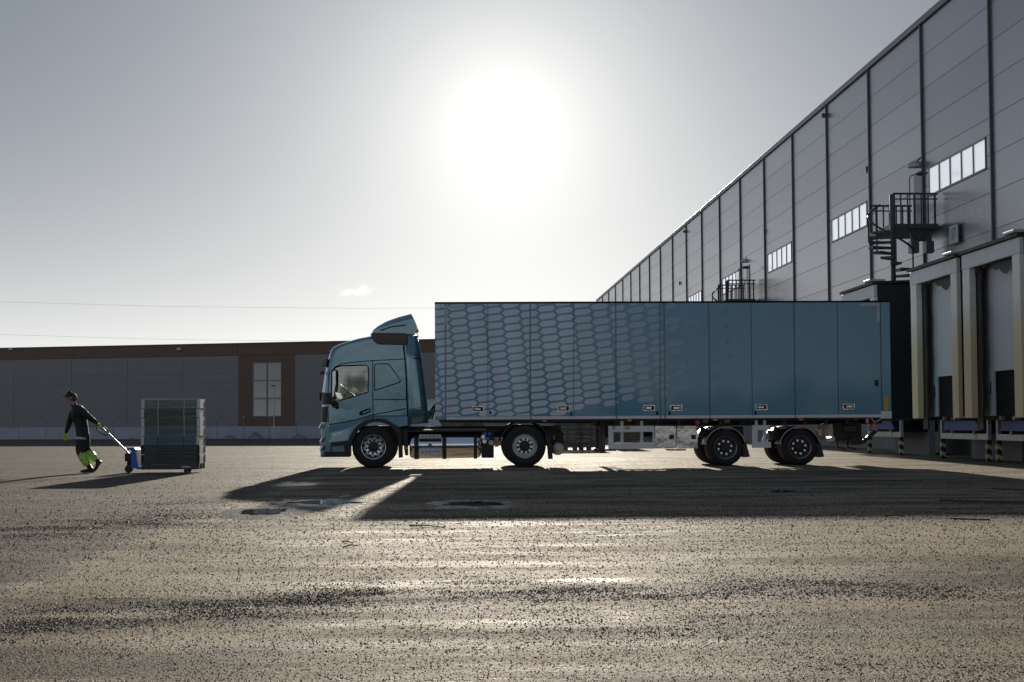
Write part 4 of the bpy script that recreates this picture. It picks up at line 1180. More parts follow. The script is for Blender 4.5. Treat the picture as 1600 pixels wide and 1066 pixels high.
for side_y in (0, 1):
    for (a, b, g0, g1) in seams:
        y0_, y1_ = (D, D + .044) if side_y == 0 else (D + WID - .044, D + WID)
        post = (b - a) < 20
        xa, xb = TX(a, 560) + g0, TX(b, 560) - g1
        MB().box(xa, xb, y0_, y1_, zs + .006 if not (a < 680 or b > 1391) else zb - .0, ZT2 - .03).build('corner_post' if post else 'door_panel', m_trl, trl, bevel=.006)
        if not (a < 680 or b > 1391):
            MB().box(xa, xb, y0_ - .004 if side_y == 0 else y0_, y1_ if side_y == 0 else y1_ + .004, zb, zs).build('side_rail', m_grey, trl)
MB().box(tx1 - .26, tx1 + .004, D - .006, D + .06, zb - .03, TZ(642.5, 1385)).build('rear_corner_casting', m_grey, trl, bevel=.006)
for px, w_ in ((1384.8, 3.4),):
    plate('reflector_tape', [(px - w_, 619), (px + w_, 619), (px + w_, 641.5), (px - w_, 641.5)], D - .005, D - .001, m_yel, trl)
# contour marking brackets in the upper corners
for poly in ([(695.5, 478), (726, 477.8), (726, 481.4), (699, 481.8), (699, 508), (695.5, 508)], [(1343, 474.2), (1374.3, 474), (1374.3, 504), (1370.4, 504), (1370.4, 478), (1343, 478.2)]):
    plate('contour_marking', poly, D - .006, D - .0022, M('reflective_white', (.62, .63, .66), .4), trl)
plate('rear_latch', [(1366.5, 594), (1372.5, 594), (1372.5, 603.5), (1366.5, 603.5)], D - .012, D - .001, m_black, trl, bevel=.004)
# folding-door latches: recessed pan with a paddle
for i, (px, py, mir) in enumerate(((747, 639.5, 1), (881, 638.5, 1), (1014, 637.5, 1), (1056.5, 637.5, -1), (1189.5, 636.3, 1), (1326, 635.5, -1))):
    x, z_ = T(px, py)
    fr = MB()
    w2, h2 = .145, .07
    fr.box(x - w2, x + w2, D - .014, D - .001, z_ + h2 - .018, z_ + h2); fr.box(x - w2, x + w2, D - .014, D - .001, z_ - h2, z_ - h2 + .018)
    fr.box(x - w2, x - w2 + .02, D - .014, D - .001, z_ - h2 + .0181, z_ + h2 - .0181); fr.box(x + w2 - .02, x + w2, D - .014, D - .001, z_ - h2 + .0181, z_ + h2 - .0181)
    lo = fr.build('latch', m_steel, trl)
    MB().box(x - w2 + .021, x + w2 - .021, D - .004, D - .0012, z_ - h2 + .019, z_ + h2 - .019).build('latch_pan', m_black, lo)
    MB().box(x - .02 * mir - .085, x - .02 * mir + .085, D - .022, D - .005, z_ - .032, z_ + .032).build('latch_paddle', m_steel, lo, bevel=.008)
    MB().cyl((x - mir * .085, D - .028, z_), (x - mir * .085, D - .005, z_), .026, 12).build('latch_pivot', m_galv, lo)
for px, py in ((765.8, 645), (892.5, 647.5), (1027, 645.7), (1046, 645.7), (1180.3, 645.5)):
    plate('door_stop', [(px - 1.4, py - 2.6), (px + 1.2, py - 2.6), (px + 1.6, py + 2.6), (px - 1.2, py + 2.6)], D - .02, D - .001, m_gap, trl)
# printed hexagons, fading out towards the rear
def hex_cells():
    H = [(-13.9, 1.75), (-9.6, -3.4), (9.4, -5.3), (13.9, -1.8), (9.4, 3.3), (-9.6, 5.6)]
    cells = []
    rh = random.Random(5)
    for i in range(-3, 18):
        for j in range(-4, 24):
            cx = 715.6 + 28.15 * i + 1.36 * j; cy = 491.7 + 2.75 * i + 11.62 * j
            i_, j_ = i, j
            while cy > 668: cy -= 0; break
            xx = cx
            k, sc = 1.0, 1.0
            odd = (j + i) % 2
            if cx > 925: sc = 1.0 if odd else .86
            if cx > 980: sc = 1.0 if odd else .74
            if cx > 1008: sc = .98 if odd else .72
            if cx > 1036:
                m3 = j % 3; sc = (0, .98, .62)[m3]
            if cx > 1064:
                m4 = j % 4; sc = (0, 0, .98, .56)[m4]
            if cx > 1092: sc = .52 if j % 2 else 0
            if cx > 1118: sc = .42 if j % 2 == 0 else 0
            if cx > 1142: sc = 0
            fade = 1.0 if cx < 880 else max(0, 1 - (cx - 880) / 290.0)
            fade = fade ** 1.15
            low = 655 if cx < 830 else 653 - (cx - 830) * .155
            if sc <= 0 or cy > low or fade < .02: continue
            cells.append((cx, cy, sc, fade, H))
    return cells
hv, hf, hc = [], [], []
def clip(poly, x0, x1, y0, y1):
    def cut(P, f_, inter):
        out = []
        for a, b in zip(P, P[1:] + P[:1]):
            if f_(a): out.append(a)
            if f_(a) != f_(b): out.append(inter(a, b))
        return out
    def ix(v): return lambda a, b: (v, a[1] + (b[1] - a[1]) * (v - a[0]) / (b[0] - a[0]))
    def iy(v): return lambda a, b: (a[0] + (b[0] - a[0]) * (v - a[1]) / (b[1] - a[1]), v)
    for f_, it in ((lambda p: p[0] >= x0, ix(x0)), (lambda p: p[0] <= x1, ix(x1)), (lambda p: p[1] >= y0, iy(y0)), (lambda p: p[1] <= y1, iy(y1))):
        if not poly: return poly
        poly = cut(poly, f_, it)
    return poly
for (cx, cy, sc, fade, H) in hex_cells():
    poly0 = []
    for (u, v) in H:
        du = u * 1.0
        if sc < 1: du = math.copysign(max(0.5, abs(u) - 13.9 * (1 - sc)), u)
        poly0.append((cx + du, cy + v * (1 if sc > .6 else .92)))
    for (a, b, g0, g1) in seams:
        ga = .55 if g0 < .01 else 1.1; gb = .55 if g1 < .01 else 1.1
        slope = -0.0052 * (cx - 690)
        pc = clip(list(poly0), a + ga, b - gb, 475.6 + slope, 650.4 + slope)
        if len(pc) < 3: continue
        b0 = len(hv); hv += [TP(px, py, -.0018) for px, py in pc]; hf.append(tuple(range(b0, b0 + len(pc)))); hc.append(fade)
me = bpy.data.meshes.new('hexagon_print'); o_ = ORG[trl.name]
me.from_pydata([p - o_ for p in hv], [], hf)
att = me.attributes.new('fade', 'FLOAT', 'FACE'); att.data.foreach_set('value', hc)
n_, l_ = m_hex.node_tree.nodes, m_hex.node_tree.links
p_ = n_['Principled BSDF']; src = p_.inputs['Base Color'].links[0].from_socket
an = n_.new('ShaderNodeAttribute'); an.attribute_name = 'fade'
mx = n_.new('ShaderNodeMix'); mx.data_type = 'RGBA'; mx.inputs[6].default_value = (0.076, 0.285, 0.425, 1)
l_.new(an.outputs['Fac'], mx.inputs[0]); l_.new(src, mx.inputs[7]); l_.new(mx.outputs[2], p_.inputs['Base Color'])
p_.inputs['Coat Weight'].default_value = .35
hx = link('hexagon_print', me, m_hex, trl, o_); hx['kind'] = 'stuff'
# chassis
for yy in (.75, 1.62): 
    MB().prism([T(*p) for p in ((692, 657), (1390, 653), (1390, 662), (965, 668.5), (945, 668), (925, 661.5), (692, 660.5))], D + yy, D + yy + .13).build('chassis_rail', m_frame, trl)
MB().box(TX(686), TX(1388), D + .06, D + WID - .06, zb - .055, zb + .009).build('floor', m_frame, trl)
for px in range(930, 1390, 33): MB().box(TX(px) - .04, TX(px) + .04, D + .1, D + WID - .1, zb - .16, zb - .056).build('cross_member', m_frame, trl)
for px in (851, 984, 1118, 1252):
    py = 657.8 - .0058 * (px - 800)
    plate('side_marker', [(px - 3.6, py - 1.7), (px + 3.6, py - 1.7), (px + 3.6, py + 1.7), (px - 3.6, py + 1.7)], D + .02, D + .05, m_orange, trl, bevel=.004)
for px in (1103, 1137): plate('twist_lock', [(px - 4, 655.5), (px + 4, 655.5), (px + 4, 661), (px - 4, 661)], D + .03, D + .1, M('brass', (.20, .15, .05), .5), trl)
plate('side_marker', [(1335, 654.5), (1341, 654.5), (1341, 656.5), (1335, 656.5)], D + .02, D + .05, m_red, trl)
plate('marker_board', [(1353, 653.5), (1358.5, 653.5), (1358.5, 661.5), (1353, 661.5)], D + .03, D + .06, m_red, trl)
plate('marker_board_stripe', [(1354.6, 654.5), (1356.6, 654.5), (1356.6, 660.5), (1354.6, 660.5)], D + .024, D + .0292, m_white, trl)
plate('rear_lamp', [(1364.5, 662), (1369.5, 660.5), (1370, 669), (1364.5, 669.5)], D + .06, D + .2, m_orange, trl, bevel=.01)
MB().cyl(TP(1090.3, 660.2, .04), TP(1090.3, 660.2, .12), .055, 14).build('red_coupling', M('pink_red', (.45, .05, .12), .4), trl)
# landing legs
for yy in (.55, 1.8):
    MB().box(TX(940.5), TX(949), D + yy, D + yy + .14, .32, zb).build('landing_leg', m_frame, trl, bevel=.01)
    MB().box(TX(938), TX(966), D + yy - .08, D + yy + .22, TZ(706.5), TZ(703)).build('landing_foot', m_frame, trl, bevel=.01)
MB().cyl(TP(944, 668, .6), TP(944, 668, 1.9), .03, 8).build('leg_shaft', m_frame, trl)
# side guards and steel lockers
def frame_guard(name, x0, y0, x1, y1, ix0, iy0, ix1, iy1, open_right=False):
    k = MB(); dy0, dy1 = D + .03, D + .07
    def pb(a, b, c, d_):
        (xa, za), (xb, zb_) = T(a, b), T(c, d_); k.box(xa, xb, dy0, dy1, zb_, za)
    pb(x0, y0, x1, iy0); pb(x0, iy1, x1, y1); pb(x0, iy0, ix0, iy1)
    if not open_right: pb(ix1, iy0, x1, iy1)
    return k.build(name, m_grey, trl)
frame_guard('side_guard', 950.7, 665.9, 1022.5, 701.3, 958.8, 674.9, 1020.2, 692.3)
frame_guard('side_guard', 1175.5, 664.7, 1205, 699.8, 1183.5, 672.2, 1205, 690.8, True)
for px in (972.5, 1003.5, 1183, 1196): 
    MB().box(TX(px) - .035, TX(px) + .035, D + .075, D + .13, TZ(694), TZ(656.5)).build('guard_hanger', m_galv, trl)
plate('warning_label', [(976, 666.6), (985, 666.6), (985, 671), (976, 671)], D + .024, D + .029, M('lime_label', (.45, .48, .06), .5), trl)
for px in (959.3, 1089, 1203.4, 1278):
    py0, py1 = (665.9, 671.5) if px < 1250 else (671, 677)
    plate('edge_reflector', [(px - 1.5, py0), (px + 1.5, py0), (px + 1.5, py1), (px - 1.5, py1)], D + .010, D + .0285, m_orange, trl)
for x0, x1, lx in ((1024, 1056.4, 1049.6), (1058.2, 1090.6, 1084)):
    bx_ = plate('locker', [(x0, 665.6), (x1, 665.4), (x1, 700.8), (x0, 701)], D + .03, D + .55, m_steel, trl, bevel=.006)
    plate('locker_latch', [(lx - 3.6, 679.5), (lx + 3.6, 679.5), (lx + 3.6, 686.5), (lx - 3.6, 686.5)], D + .018, D + .0295, m_black, bx_, bevel=.003)
    for py in (673, 693): plate('locker_hinge', [(x0 - .8, py - 1), (x0 + 5, py - 1), (x0 + 5, py + 1), (x0 - .8, py + 1)], D + .016, D + .0295, m_galv, bx_)
plate('locker_tray', [(1042, 701.8), (1074, 701.8), (1072, 704.4), (1046, 704.8)], D + .1, D + .5, m_galv, trl)
# axles
RT2 = .445
for i, px in enumerate((1134.0, 1250.3)):
    cx = TX(px, 700)
    wheel(trl, cx, D + .05, RT2, .56, 'trailer'); wheel(trl, cx, D + WID - .05, RT2, .56, 'trailer', side=-1)
    MB().cyl((cx, D + .5, RT2), (cx, D + WID - .5, RT2), .07, 12).build('axle', m_frame, trl)
    MB().prism([(cx - .55, .75), (cx - .45, .95), (cx + .35, .62), (cx + .35, .48), (cx + .1, .42)], D + .78, D + .90).build('suspension_arm', m_frame, trl, bevel=.01)
    MB().lathe((cx + .42, D + .95, .62), [(-.16, .12), (-.1, .17), (.0, .15), (.1, .17), (.2, .12)], 18, axis='Z').build('air_bag', m_rub, trl, smooth=40)
    for y0_ in (D + .03, D + WID - .61):
        gd = guard(trl, cx, RT2, RT2 + .035, 10, 172, y0_, y0_ + .58, m_black)
    # thin pale lip along the near edge of the guard
    pth = [(cx + (RT2 + .05) * math.cos(R(a)), D + .026, RT2 + (RT2 + .05) * math.sin(R(a))) for a in range(14, 172, 6)]
    MB().tube(pth, .011, 6).build('mudguard_lip', m_galv, trl, smooth=40)
    plate('mud_flap', [(px + 26, 694), (px + 32.5, 692), (px + 38.5, 714), (px + 29.5, 715)], D + .05, D + .55, m_black, trl, bevel=.006)
plate('reservoir', [(1155, 667), (1172, 667), (1172, 690), (1160, 690)], D + .9, D + 1.5, m_frame, trl, bevel=.03)
MB().lathe((TX(1215), D + .75, TZ(683)), [(-.3, .01), (-.28, .12), (.28, .12), (.3, .01)], 18).build('air_tank', m_frame, trl, smooth=40)
plate('junction_box', [(1281, 671), (1287.5, 671), (1287.5, 681), (1281, 681)], D + .2, D + .5, m_galv, trl, bevel=.01)
# tail lift folded under the rear
lift = plate('tail_lift', [(1306, 660), (1352, 658), (1352, 688), (1308, 690)], D + .35, D + 2.1, m_frame, trl, bevel=.03)
plate('lift_motor', [(1322, 664), (1344, 664), (1344, 676), (1322, 676)], D + .25, D + .349, M('oily_steel', (.06, .052, .04), .45, .5, .3, 9), lift, bevel=.03)
MB().cyl(TP(1303, 686, .15), TP(1303, 686, .6), .06, 12).build('lift_roller', m_galv, lift)
plate('lift_arm', [(1350, 690), (1372, 672), (1376, 675), (1356, 694)], D + .3, D + .42, m_black, lift)
plate('underrun_beam', [(1330, 683), (1350, 682.5), (1350, 695), (1331, 696)], D + .1, D + 2.4, m_frame, trl, bevel=.02)
for px in (1314, 1330): MB().tube([TP(px, 690, .4), TP(px + 1, 699, .4), TP(px + 14, 703, .4)], .02, 6).build('hose', m_frame, trl)
MB().tube([TP(1362, 653, .05), TP(1366, 659, .05), TP(1372, 658.5, .05), TP(1377, 654.5, .05)], .016, 6).build('rear_cable', m_galv, trl, smooth=40)

# ---------------------------------------------------------------- stack of pallet collars on a pallet truck
PY = 37.6
def woodm(name, col, var=.45, rough=.75):
    return M(name, col, rough, 0, var, 5, bump=.004, bscale=14, stretch=(.35, .35, 4))
m_wgreen = woodm('green_grey_board', (.21, .26, .225)); m_wol = woodm('olive_board', (.12, .145, .11), .6)
m_wblue = woodm('blue_grey_board', (.13, .19, .22)); m_wdark = woodm('dark_board', (.085, .088, .085), .5)
m_wsunlit = woodm('sun_painted_board', (.80, .77, .70))  # pale colour imitates sunlight on the sides and top rim of the stack
pl, pr = at(221, 700, PY).x, at(311.5, 700, PY).x
pdep = .86; zp0 = .075
zc0 = zp0 + .135; CH = (at(265, 623.8, PY).z - zc0) / 7
pal = thing('pallet', 'dark wooden pallet under the stack of pallet collars', 'pallet', ((pl + pr) / 2, PY, 0))
for i in range(5):
    w = pdep / 5; MB().box(pl, pr, PY + i * w + .01, PY + (i + 1) * w - .01, zc0 - .022, zc0 - .002).build('deck_board', m_wdark, pal)
for i in range(3):
    x = pl + (pr - pl - .1) * i / 2
    for j in range(3): MB().box(x, x + .1, PY + j * (pdep - .1) / 2, PY + j * (pdep - .1) / 2 + .1, zp0 + .022, zc0 - .024).build('block', m_wdark, pal)
for j in range(3): MB().box(pl, pr, PY + j * (pdep - .1) / 2 + .001, PY + j * (pdep - .1) / 2 + .099, zp0, zp0 + .02).build('runner', m_wdark, pal)
MB().box(pl + .001, pr - .001, PY + .002, PY + .02, zp0 + .021, zc0 - .023).build('front_board', m_wdark, pal)
sl_ = MB().box(pl + .9, pl + 1.09, PY - .003, PY + .001, zp0 + .045, zp0 + .075).build('stamp', m_white, pal)
names = ['bottom, just above the pallet', 'second from the bottom, nearly black', 'third from the bottom, blue grey', 'fourth from the bottom, blue grey below an olive one', 'third from the top, dark olive', 'second from the top, olive with a dark knot', 'topmost, pale green grey']
mats = [m_wdark, m_wdark, m_wblue, m_wblue, m_wol, m_wol, m_wgreen]
rc = random.Random(9)
for i in range(7):
    z0 = zc0 + i * CH; z1 = z0 + CH - .007
    sx, sy_ = rc.uniform(-.006, .006), rc.uniform(-.006, .006)
    c = thing('pallet_collar', 'wooden pallet collar in the stack, ' + names[i], 'pallet collar', ((pl + pr) / 2, PY + pdep / 2, z0), 'pallet collars in the stack')
    a, b = pl + sx, pr + sx; y0, y1 = PY + sy_, PY + pdep + sy_
    halves = 1 if i in (6, 1) else 2
    for h in range(halves):
        za, zb_ = z0 + (z1 - z0) * h / halves + (.0015 if h else 0), z0 + (z1 - z0) * (h + 1) / halves - .0015
        MB().box(a, b, y0, y0 + .022, za, zb_).build('plank', mats[i], c, bevel=.002)
        MB().box(a, b, y1 - .022, y1, za, zb_).build('plank', mats[i], c, bevel=.002)
        MB().box(a, a + .022, y0 + .023, y1 - .023, za, zb_).build('plank', m_wsunlit if i > 1 else mats[i], c, bevel=.002)
        MB().box(b - .022, b, y0 + .023, y1 - .023, za, zb_).build('plank', m_wsunlit, c, bevel=.002)
    for x in (a, b):
        for yy in (y0, y1):
            s1_ = 1 if x == a else -1; s2_ = 1 if yy == y0 else -1
            mat_ = m_white if i > 1 else m_frame
            k = MB()
            k.box(min(x, x + s1_ * .06), max(x, x + s1_ * .06), min(yy - s2_ * .004, yy - s2_ * .001), max(yy - s2_ * .004, yy - s2_ * .001), z0 + .006, z1 - .006)
            k.box(min(x - s1_ * .004, x - s1_ * .001), max(x - s1_ * .004, x - s1_ * .001), min(yy, yy + s2_ * .06), max(yy, yy + s2_ * .06), z0 + .006, z1 - .006)
            k.cyl((x, yy, z0 + .01), (x, yy, z1 - .01), .009, 8)
            k.build('hinge', mat_, c)
    if i != 0:
        for fx2 in (.285, .735):
            x = a + (b - a) * fx2
            MB().box(x - .006, x + .006, y0 - .003, y0 - .0005, z0, z1).build('nail_strip', m_galv if i > 2 else m_frame, c)

for xx0, xx1, yy0, yy1 in ((pl, pr, PY, PY + .03), (pl, pr, PY + pdep - .03, PY + pdep)):
    MB().box(xx0, xx1, yy0, yy1, zc0 + 7 * CH - .002, zc0 + 7 * CH + .008).build('painted_rim_light', m_wsunlit, c)  # pale strips added along the top to imitate rim light
jk = thing('pallet_truck', 'blue hand pallet truck carrying the stack of collars', 'pallet truck', (at(202, 737, PY).x, PY + .4, 0))
JY = PY + .42
def J(px, py, y=JY): return at(px, py, y)
xw = J(201.5, 731).x
for yy in (-.07, .03): MB().lathe((xw, JY + yy, .085), [(0, .02), (0, .075), (.004, .085), (.046, .085), (.05, .075), (.05, .02)], 24).build('steer_wheel', m_black, jk, smooth=40)
MB().cyl((xw, JY - .02, .08), (xw + .02, JY - .02, .42), .05, 14).build('pump', m_frame, jk, smooth=40)
MB().box(xw - .08, xw + .12, JY - .11, JY + .07, .26, .44).build('pump_block', m_frame, jk, bevel=.02)
xa, xb = J(208, 715).x, J(220.5, 715).x
zt_ = J(212, 699.5).z
MB().prism([(xa, .10), (xb, .10), (xb - .01, .22), (xb - .06, zt_ - .04), (xb - .1, zt_), (xa - .09, zt_), (xa - .09, zt_ - .05), (xa, zt_ - .05)], JY - .26, JY + .22).build('blue_body', m_jack, jk, bevel=.012)
MB().prism([(xb - .02, .13), (xb + .01, .13), (xb - .05, zt_ - .04), (xb - .08, zt_ - .04)], JY - .262, JY - .2605 + .0).build('painted_sun_edge', m_white, jk)  # white strip paints sunlight onto the right side of the blue body
for yy in (-.36, .16):
    MB().box(xb - .05, pr - .18, JY + yy, JY + yy + .17, .085, .14).build('fork', m_jack, jk, bevel=.01)
    MB().cyl((pr - .32, JY + yy + .02, .04), (pr - .32, JY + yy + .15, .04), .04, 14).build('fork_roller', m_black, jk, smooth=40)
h0, h1 = J(197, 704), J(160.5, 669)
MB().tube([Vector((xw, JY - .02, .40)), h0, h1], [.03, .022, .018], 10).build('tow_bar', m_galv, jk, smooth=50)
lp_ = [J(167, 681), J(169, 676), J(167, 671), J(158, 663.5), J(151, 665), J(152, 671), J(160, 678), J(167, 681)]
MB().tube([p + Vector((0, math.sin(i * .9) * .04, 0)) for i, p in enumerate(lp_)], .014, 8).build('loop_handle', m_black, jk, smooth=50)

# ---------------------------------------------------------------- crates stacked beyond the trailer
m_crate = woodm('weathered_crate', (.20, .16, .115), .4)
m_crate2 = woodm('grey_crate', (.15, .13, .105), .4)
def crate(px0, px1, Y, label, boards=6, h=None):
    x0, x1 = at(px0, 690, Y).x, at(px1, 690, Y).x
    h = h or 1.25; dep = 1.0
    c = thing('wooden_crate', label, 'crate', ((x0 + x1) / 2, Y, 0), 'wooden crates beyond the trailer')
    bh = (h - .16) / boards
    rr = random.Random(int(px0))
    for i in range(boards):
        z0, z1 = .16 + i * bh + .008, .16 + (i + 1) * bh - .008
        mm = m_crate if rr.random() < .5 else m_crate2
        MB().box(x0, x1, Y, Y + .025, z0, z1).build('plank', mm, c)
        MB().box(x0, x1, Y + dep - .025, Y + dep, z0, z1).build('plank', mm, c)
        MB().box(x0, x0 + .025, Y + .026, Y + dep - .026, z0, z1).build('plank', mm, c)
        MB().box(x1 - .025, x1, Y + .026, Y + dep - .026, z0, z1).build('plank', mm, c)
    for x in (x0 + .05, (x0 + x1) / 2, x1 - .13): MB().box(x, x + .08, Y - .022, Y - .002, .15, h).build('batten', m_crate2, c)
    for x in (x0 + .05, (x0 + x1) / 2 - .06, x1 - .17): MB().box(x, x + .12, Y + .02, Y + dep - .02, 0, .10).build('foot', m_crate2, c)
    MB().box(x0, x1, Y + .002, Y + dep - .002, .101, .158).build('base', m_crate2, c)
crate(866, 904, 64.0, 'weathered wooden crate just behind the truck drive wheels')
crate(905, 938, 64.2, 'weathered wooden crate left of the trailer landing leg')
crate(690, 722, 64.0, 'wooden crate seen through the gap under the trailer front')
crate(723, 756, 64.3, 'wooden crate right of the one under the trailer front')
crate(958, 1000, 66.0, 'brown wooden crate seen through the side guard frame', 6, 1.05)

# ---------------------------------------------------------------- pale van parked beyond
VY = 100.0
def V(px, py): 
    p = at(px, py, VY); return (p.x, p.z)
van = thing('delivery_van', 'pale grey van parked far behind, seen between cab and trailer', 'van', (V(640, 685)[0], VY + 1, 0))
m_van = M('van_paint', (.55, .60, .66), .35, 0, .06, 1.5, coat=.6)
vx1 = V(691, 650)[0]; vx0 = vx1 - 5.6; vtop = V(680, 624)[1]
prof = [(vx0 + .1, .35), (vx0, .7), (vx0 + .1, 1.15), (vx0 + .95, 1.35), (vx0 + 1.7, 2.2), (vx0 + 2.1, vtop - .1), (vx0 + 2.6, vtop), (vx1 - .15, vtop), (vx1 - .02, vtop - .2), (vx1, .9), (vx1, .4)]
MB().prism(prof, VY, VY + 2.0).build('body', m_van, van, bevel=.06, seg=3)
MB().prism([(vx0 + 1.05, 1.4), (vx0 + 1.72, 2.15), (vx0 + 2.5, 2.15), (vx0 + 2.5, 1.4)], VY - .008, VY - .002).build('side_window', m_refl, van)
MB().box(vx1 - 1.0, vx1 - .45, VY - .01, VY - .002, 1.55, 2.0).build('window', m_refl, van)
MB().box(vx1 - .12, vx1 + .012, VY - .01, VY + .12, 1.0, 1.45).build('tail_lamp', m_red, van)
for cx in (vx0 + .95, vx1 - 1.1):
    w_ = MB().lathe((cx, VY - .02, .34), [(.2, .33), (.02, .34), (.0, .22), (.05, .2), (.05, .01)], 24).build('wheel', m_rub, van, smooth=40)
    MB().lathe((cx, VY + .015, .34), [(.02, .2), (0, .18), (-.01, .05), (-.02, .01)], 20).build('rim', m_rimg, w_, smooth=40)
    guard(van, cx, .34, .36, 0, 180, VY - .01, VY + .1, m_black, th=.08, name='wheel_arch')

# ---------------------------------------------------------------- worker
WY = 38.3
def B(px, py, dy=0.0):
    p = at(px, py, WY); return Vector((p.x, WY + dy, p.z))
man = thing('person', 'person in black jacket and cap with neon cuffs and gloves, pulling the pallet truck', 'person', (B(132, 730).x, WY, 0))
gz = 0.0
J_ = {}
verts, edges, rad = [], [], []
def jv(name, p, r, parent=None):
    J_[name] = len(verts); verts.append(p); rad.append(r if isinstance(r, tuple) else (r, r))
    if parent: edges.append((J_[parent], J_[name]))
S = 1.0
jv('pelvis', B(129.5, 671), (.18, .165))
jv('waist', B(127, 663), (.18, .155), 'pelvis')
jv('chest', B(123, 650), (.20, .185), 'waist')
jv('upper', B(121, 641), (.175, .165), 'chest')
jv('neck0', B(117, 635), (.075, .075), 'upper')
jv('neck', B(113.8, 630.5), (.058, .062), 'neck0')
jv('skull0', B(111, 627), (.075, .085), 'neck')
jv('skull', B(110.8, 621.5), (.092, .11), 'skull0')
jv('crown', B(111.5, 617.5), (.075, .085), 'skull')
jv('jaw', B(106.3, 630.5), (.032, .038), 'skull0')
jv('nose', B(102.6, 626.6), (.011, .013), 'skull')
# arms: rear arm (right hand) reaches back to the handle, other arm hangs in front
jv('r_sh', B(127, 640, -.15), .095, 'upper'); jv('r_sh2', B(131, 642.5, -.21), .095, 'r_sh')
jv('r_el', B(142.5, 652.5, -.20), .072, 'r_sh2'); jv('r_fa', B(147.5, 657, -.12), .062, 'r_el'); jv('r_wr', B(153, 661.8, -.02), .036, 'r_fa')
jv('l_sh', B(115.5, 641, .15), .095, 'upper'); jv('l_sh2', B(110.5, 645, .21), .092, 'l_sh')
jv('l_el', B(104.5, 661, .22), .07, 'l_sh2'); jv('l_fa', B(102.8, 668, .20), .06, 'l_el'); jv('l_wr', B(99.8, 678, .17), .036, 'l_fa')
# legs
jv('r_hip', B(129.5, 678, -.09), (.125, .115), 'pelvis'); jv('r_th', B(127.5, 690, -.10), (.13, .125), 'r_hip')
jv('r_kn', B(126, 705, -.10), (.105, .105), 'r_th'); jv('r_sn', B(130.5, 713.5, -.10), (.112, .105), 'r_kn'); jv('r_sn2', B(136.5, 723.5, -.10), (.108, .095), 'r_sn')
jv('r_an', B(139.5, 729, -.10), (.052, .055), 'r_sn2')
jv('l_hip', B(130, 678, .09), (.125, .115), 'pelvis'); jv('l_th', B(131.5, 690, .10), (.13, .125), 'l_hip')
jv('l_kn', B(132, 702.5, .10), (.105, .105), 'l_th'); jv('l_sn', B(138, 709, .10), (.112, .105), 'l_kn'); jv('l_sn2', B(145.5, 716.5, .10), (.108, .095), 'l_sn')
jv('l_an', B(150.5, 720, .10), (.052, .055), 'l_sn2')
org_m = ORG[man.name]
me = bpy.data.meshes.new('body'); me.from_pydata([v - org_m for v in verts], edges, [])
m_skin = M('skin', (.42, .25, .19), .55, 0, .1, 20)
m_jacket = M('black_jacket', (.014, .014, .016), .7, 0, .3, 14, bump=.05, bscale=7)
m_trous = M('dark_trousers', (.022, .025, .023), .75, 0, .3, 14, bump=.05, bscale=7)
m_neon = M('neon_yellow_cloth', (.45, .80, .04), .7, 0, .15, 12, bump=.03, bscale=10)
m_tape = M('reflective_tape', (.45, .47, .48), .35, .2, .08, 20)
m_boot = M('black_boot', (.012, .011, .011), .5, 0, .2, 20)
body = link('body', me, [m_jacket, m_trous, m_neon, m_tape, m_skin], man, org_m)
sm = body.modifiers.new('skin', 'SKIN'); sm.use_smooth_shade = True
for i, r_ in enumerate(rad):
    me.skin_vertices[0].data[i].radius = r_
    me.skin_vertices[0].data[i].use_root = (i == 0)
ss = body.modifiers.new('sub', 'SUBSURF'); ss.levels = 2; ss.render_levels = 2
bpy.context.view_layer.update(); applied(body)
bme = body.data; bme.materials.clear()
for m_ in (m_jacket, m_trous, m_neon, m_tape, m_skin): bme.materials.append(m_)
def seg_t(p, a, b):
    d = b - a; return (p - a).dot(d) / d.length_squared, ((p - a) - d * max(0, min(1, (p - a).dot(d) / d.length_squared))).length
jp = {k: verts[i] for k, i in J_.items()}
belt = jp['pelvis'] + Vector((0, 0, .10))
for f_ in bme.polygons:
    c = f_.center + org_m
    mi = 0
    if c.z < B(125, 668).z: mi = 1
    # arms stay jacket
    for s in 'rl':
        for a, b in ((f'{s}_sh2', f'{s}_el'), (f'{s}_el', f'{s}_wr')):
            t, dist = seg_t(c, jp[a], jp[b])
            if dist < .10 and c.z < B(125, 668).z and abs(c.y - WY) > .1 and c.x < B(108, 670).x: mi = 0
        t, dist = seg_t(c, jp[f'{s}_kn'], jp[f'{s}_an'])
        if dist < .16 and t > .12 and c.z < jp[f'{s}_kn'].z - .03:
            mi = 2
            if .12 < t < .24 or .48 < t < .60: mi = 3
        if s == 'r':
            t, dist = seg_t(c, jp['r_hip'], jp['r_kn'])
            if dist < .2 and .20 < t < .33 and c.y < WY - .12: mi = 3
    if c.z > B(113, 634).z and c.x < B(117, 630).x:
        if c.z > B(113, 632.5).z or c.x < B(110, 630).x: mi = 4
    f_.material_index = mi
    f_.use_smooth = True
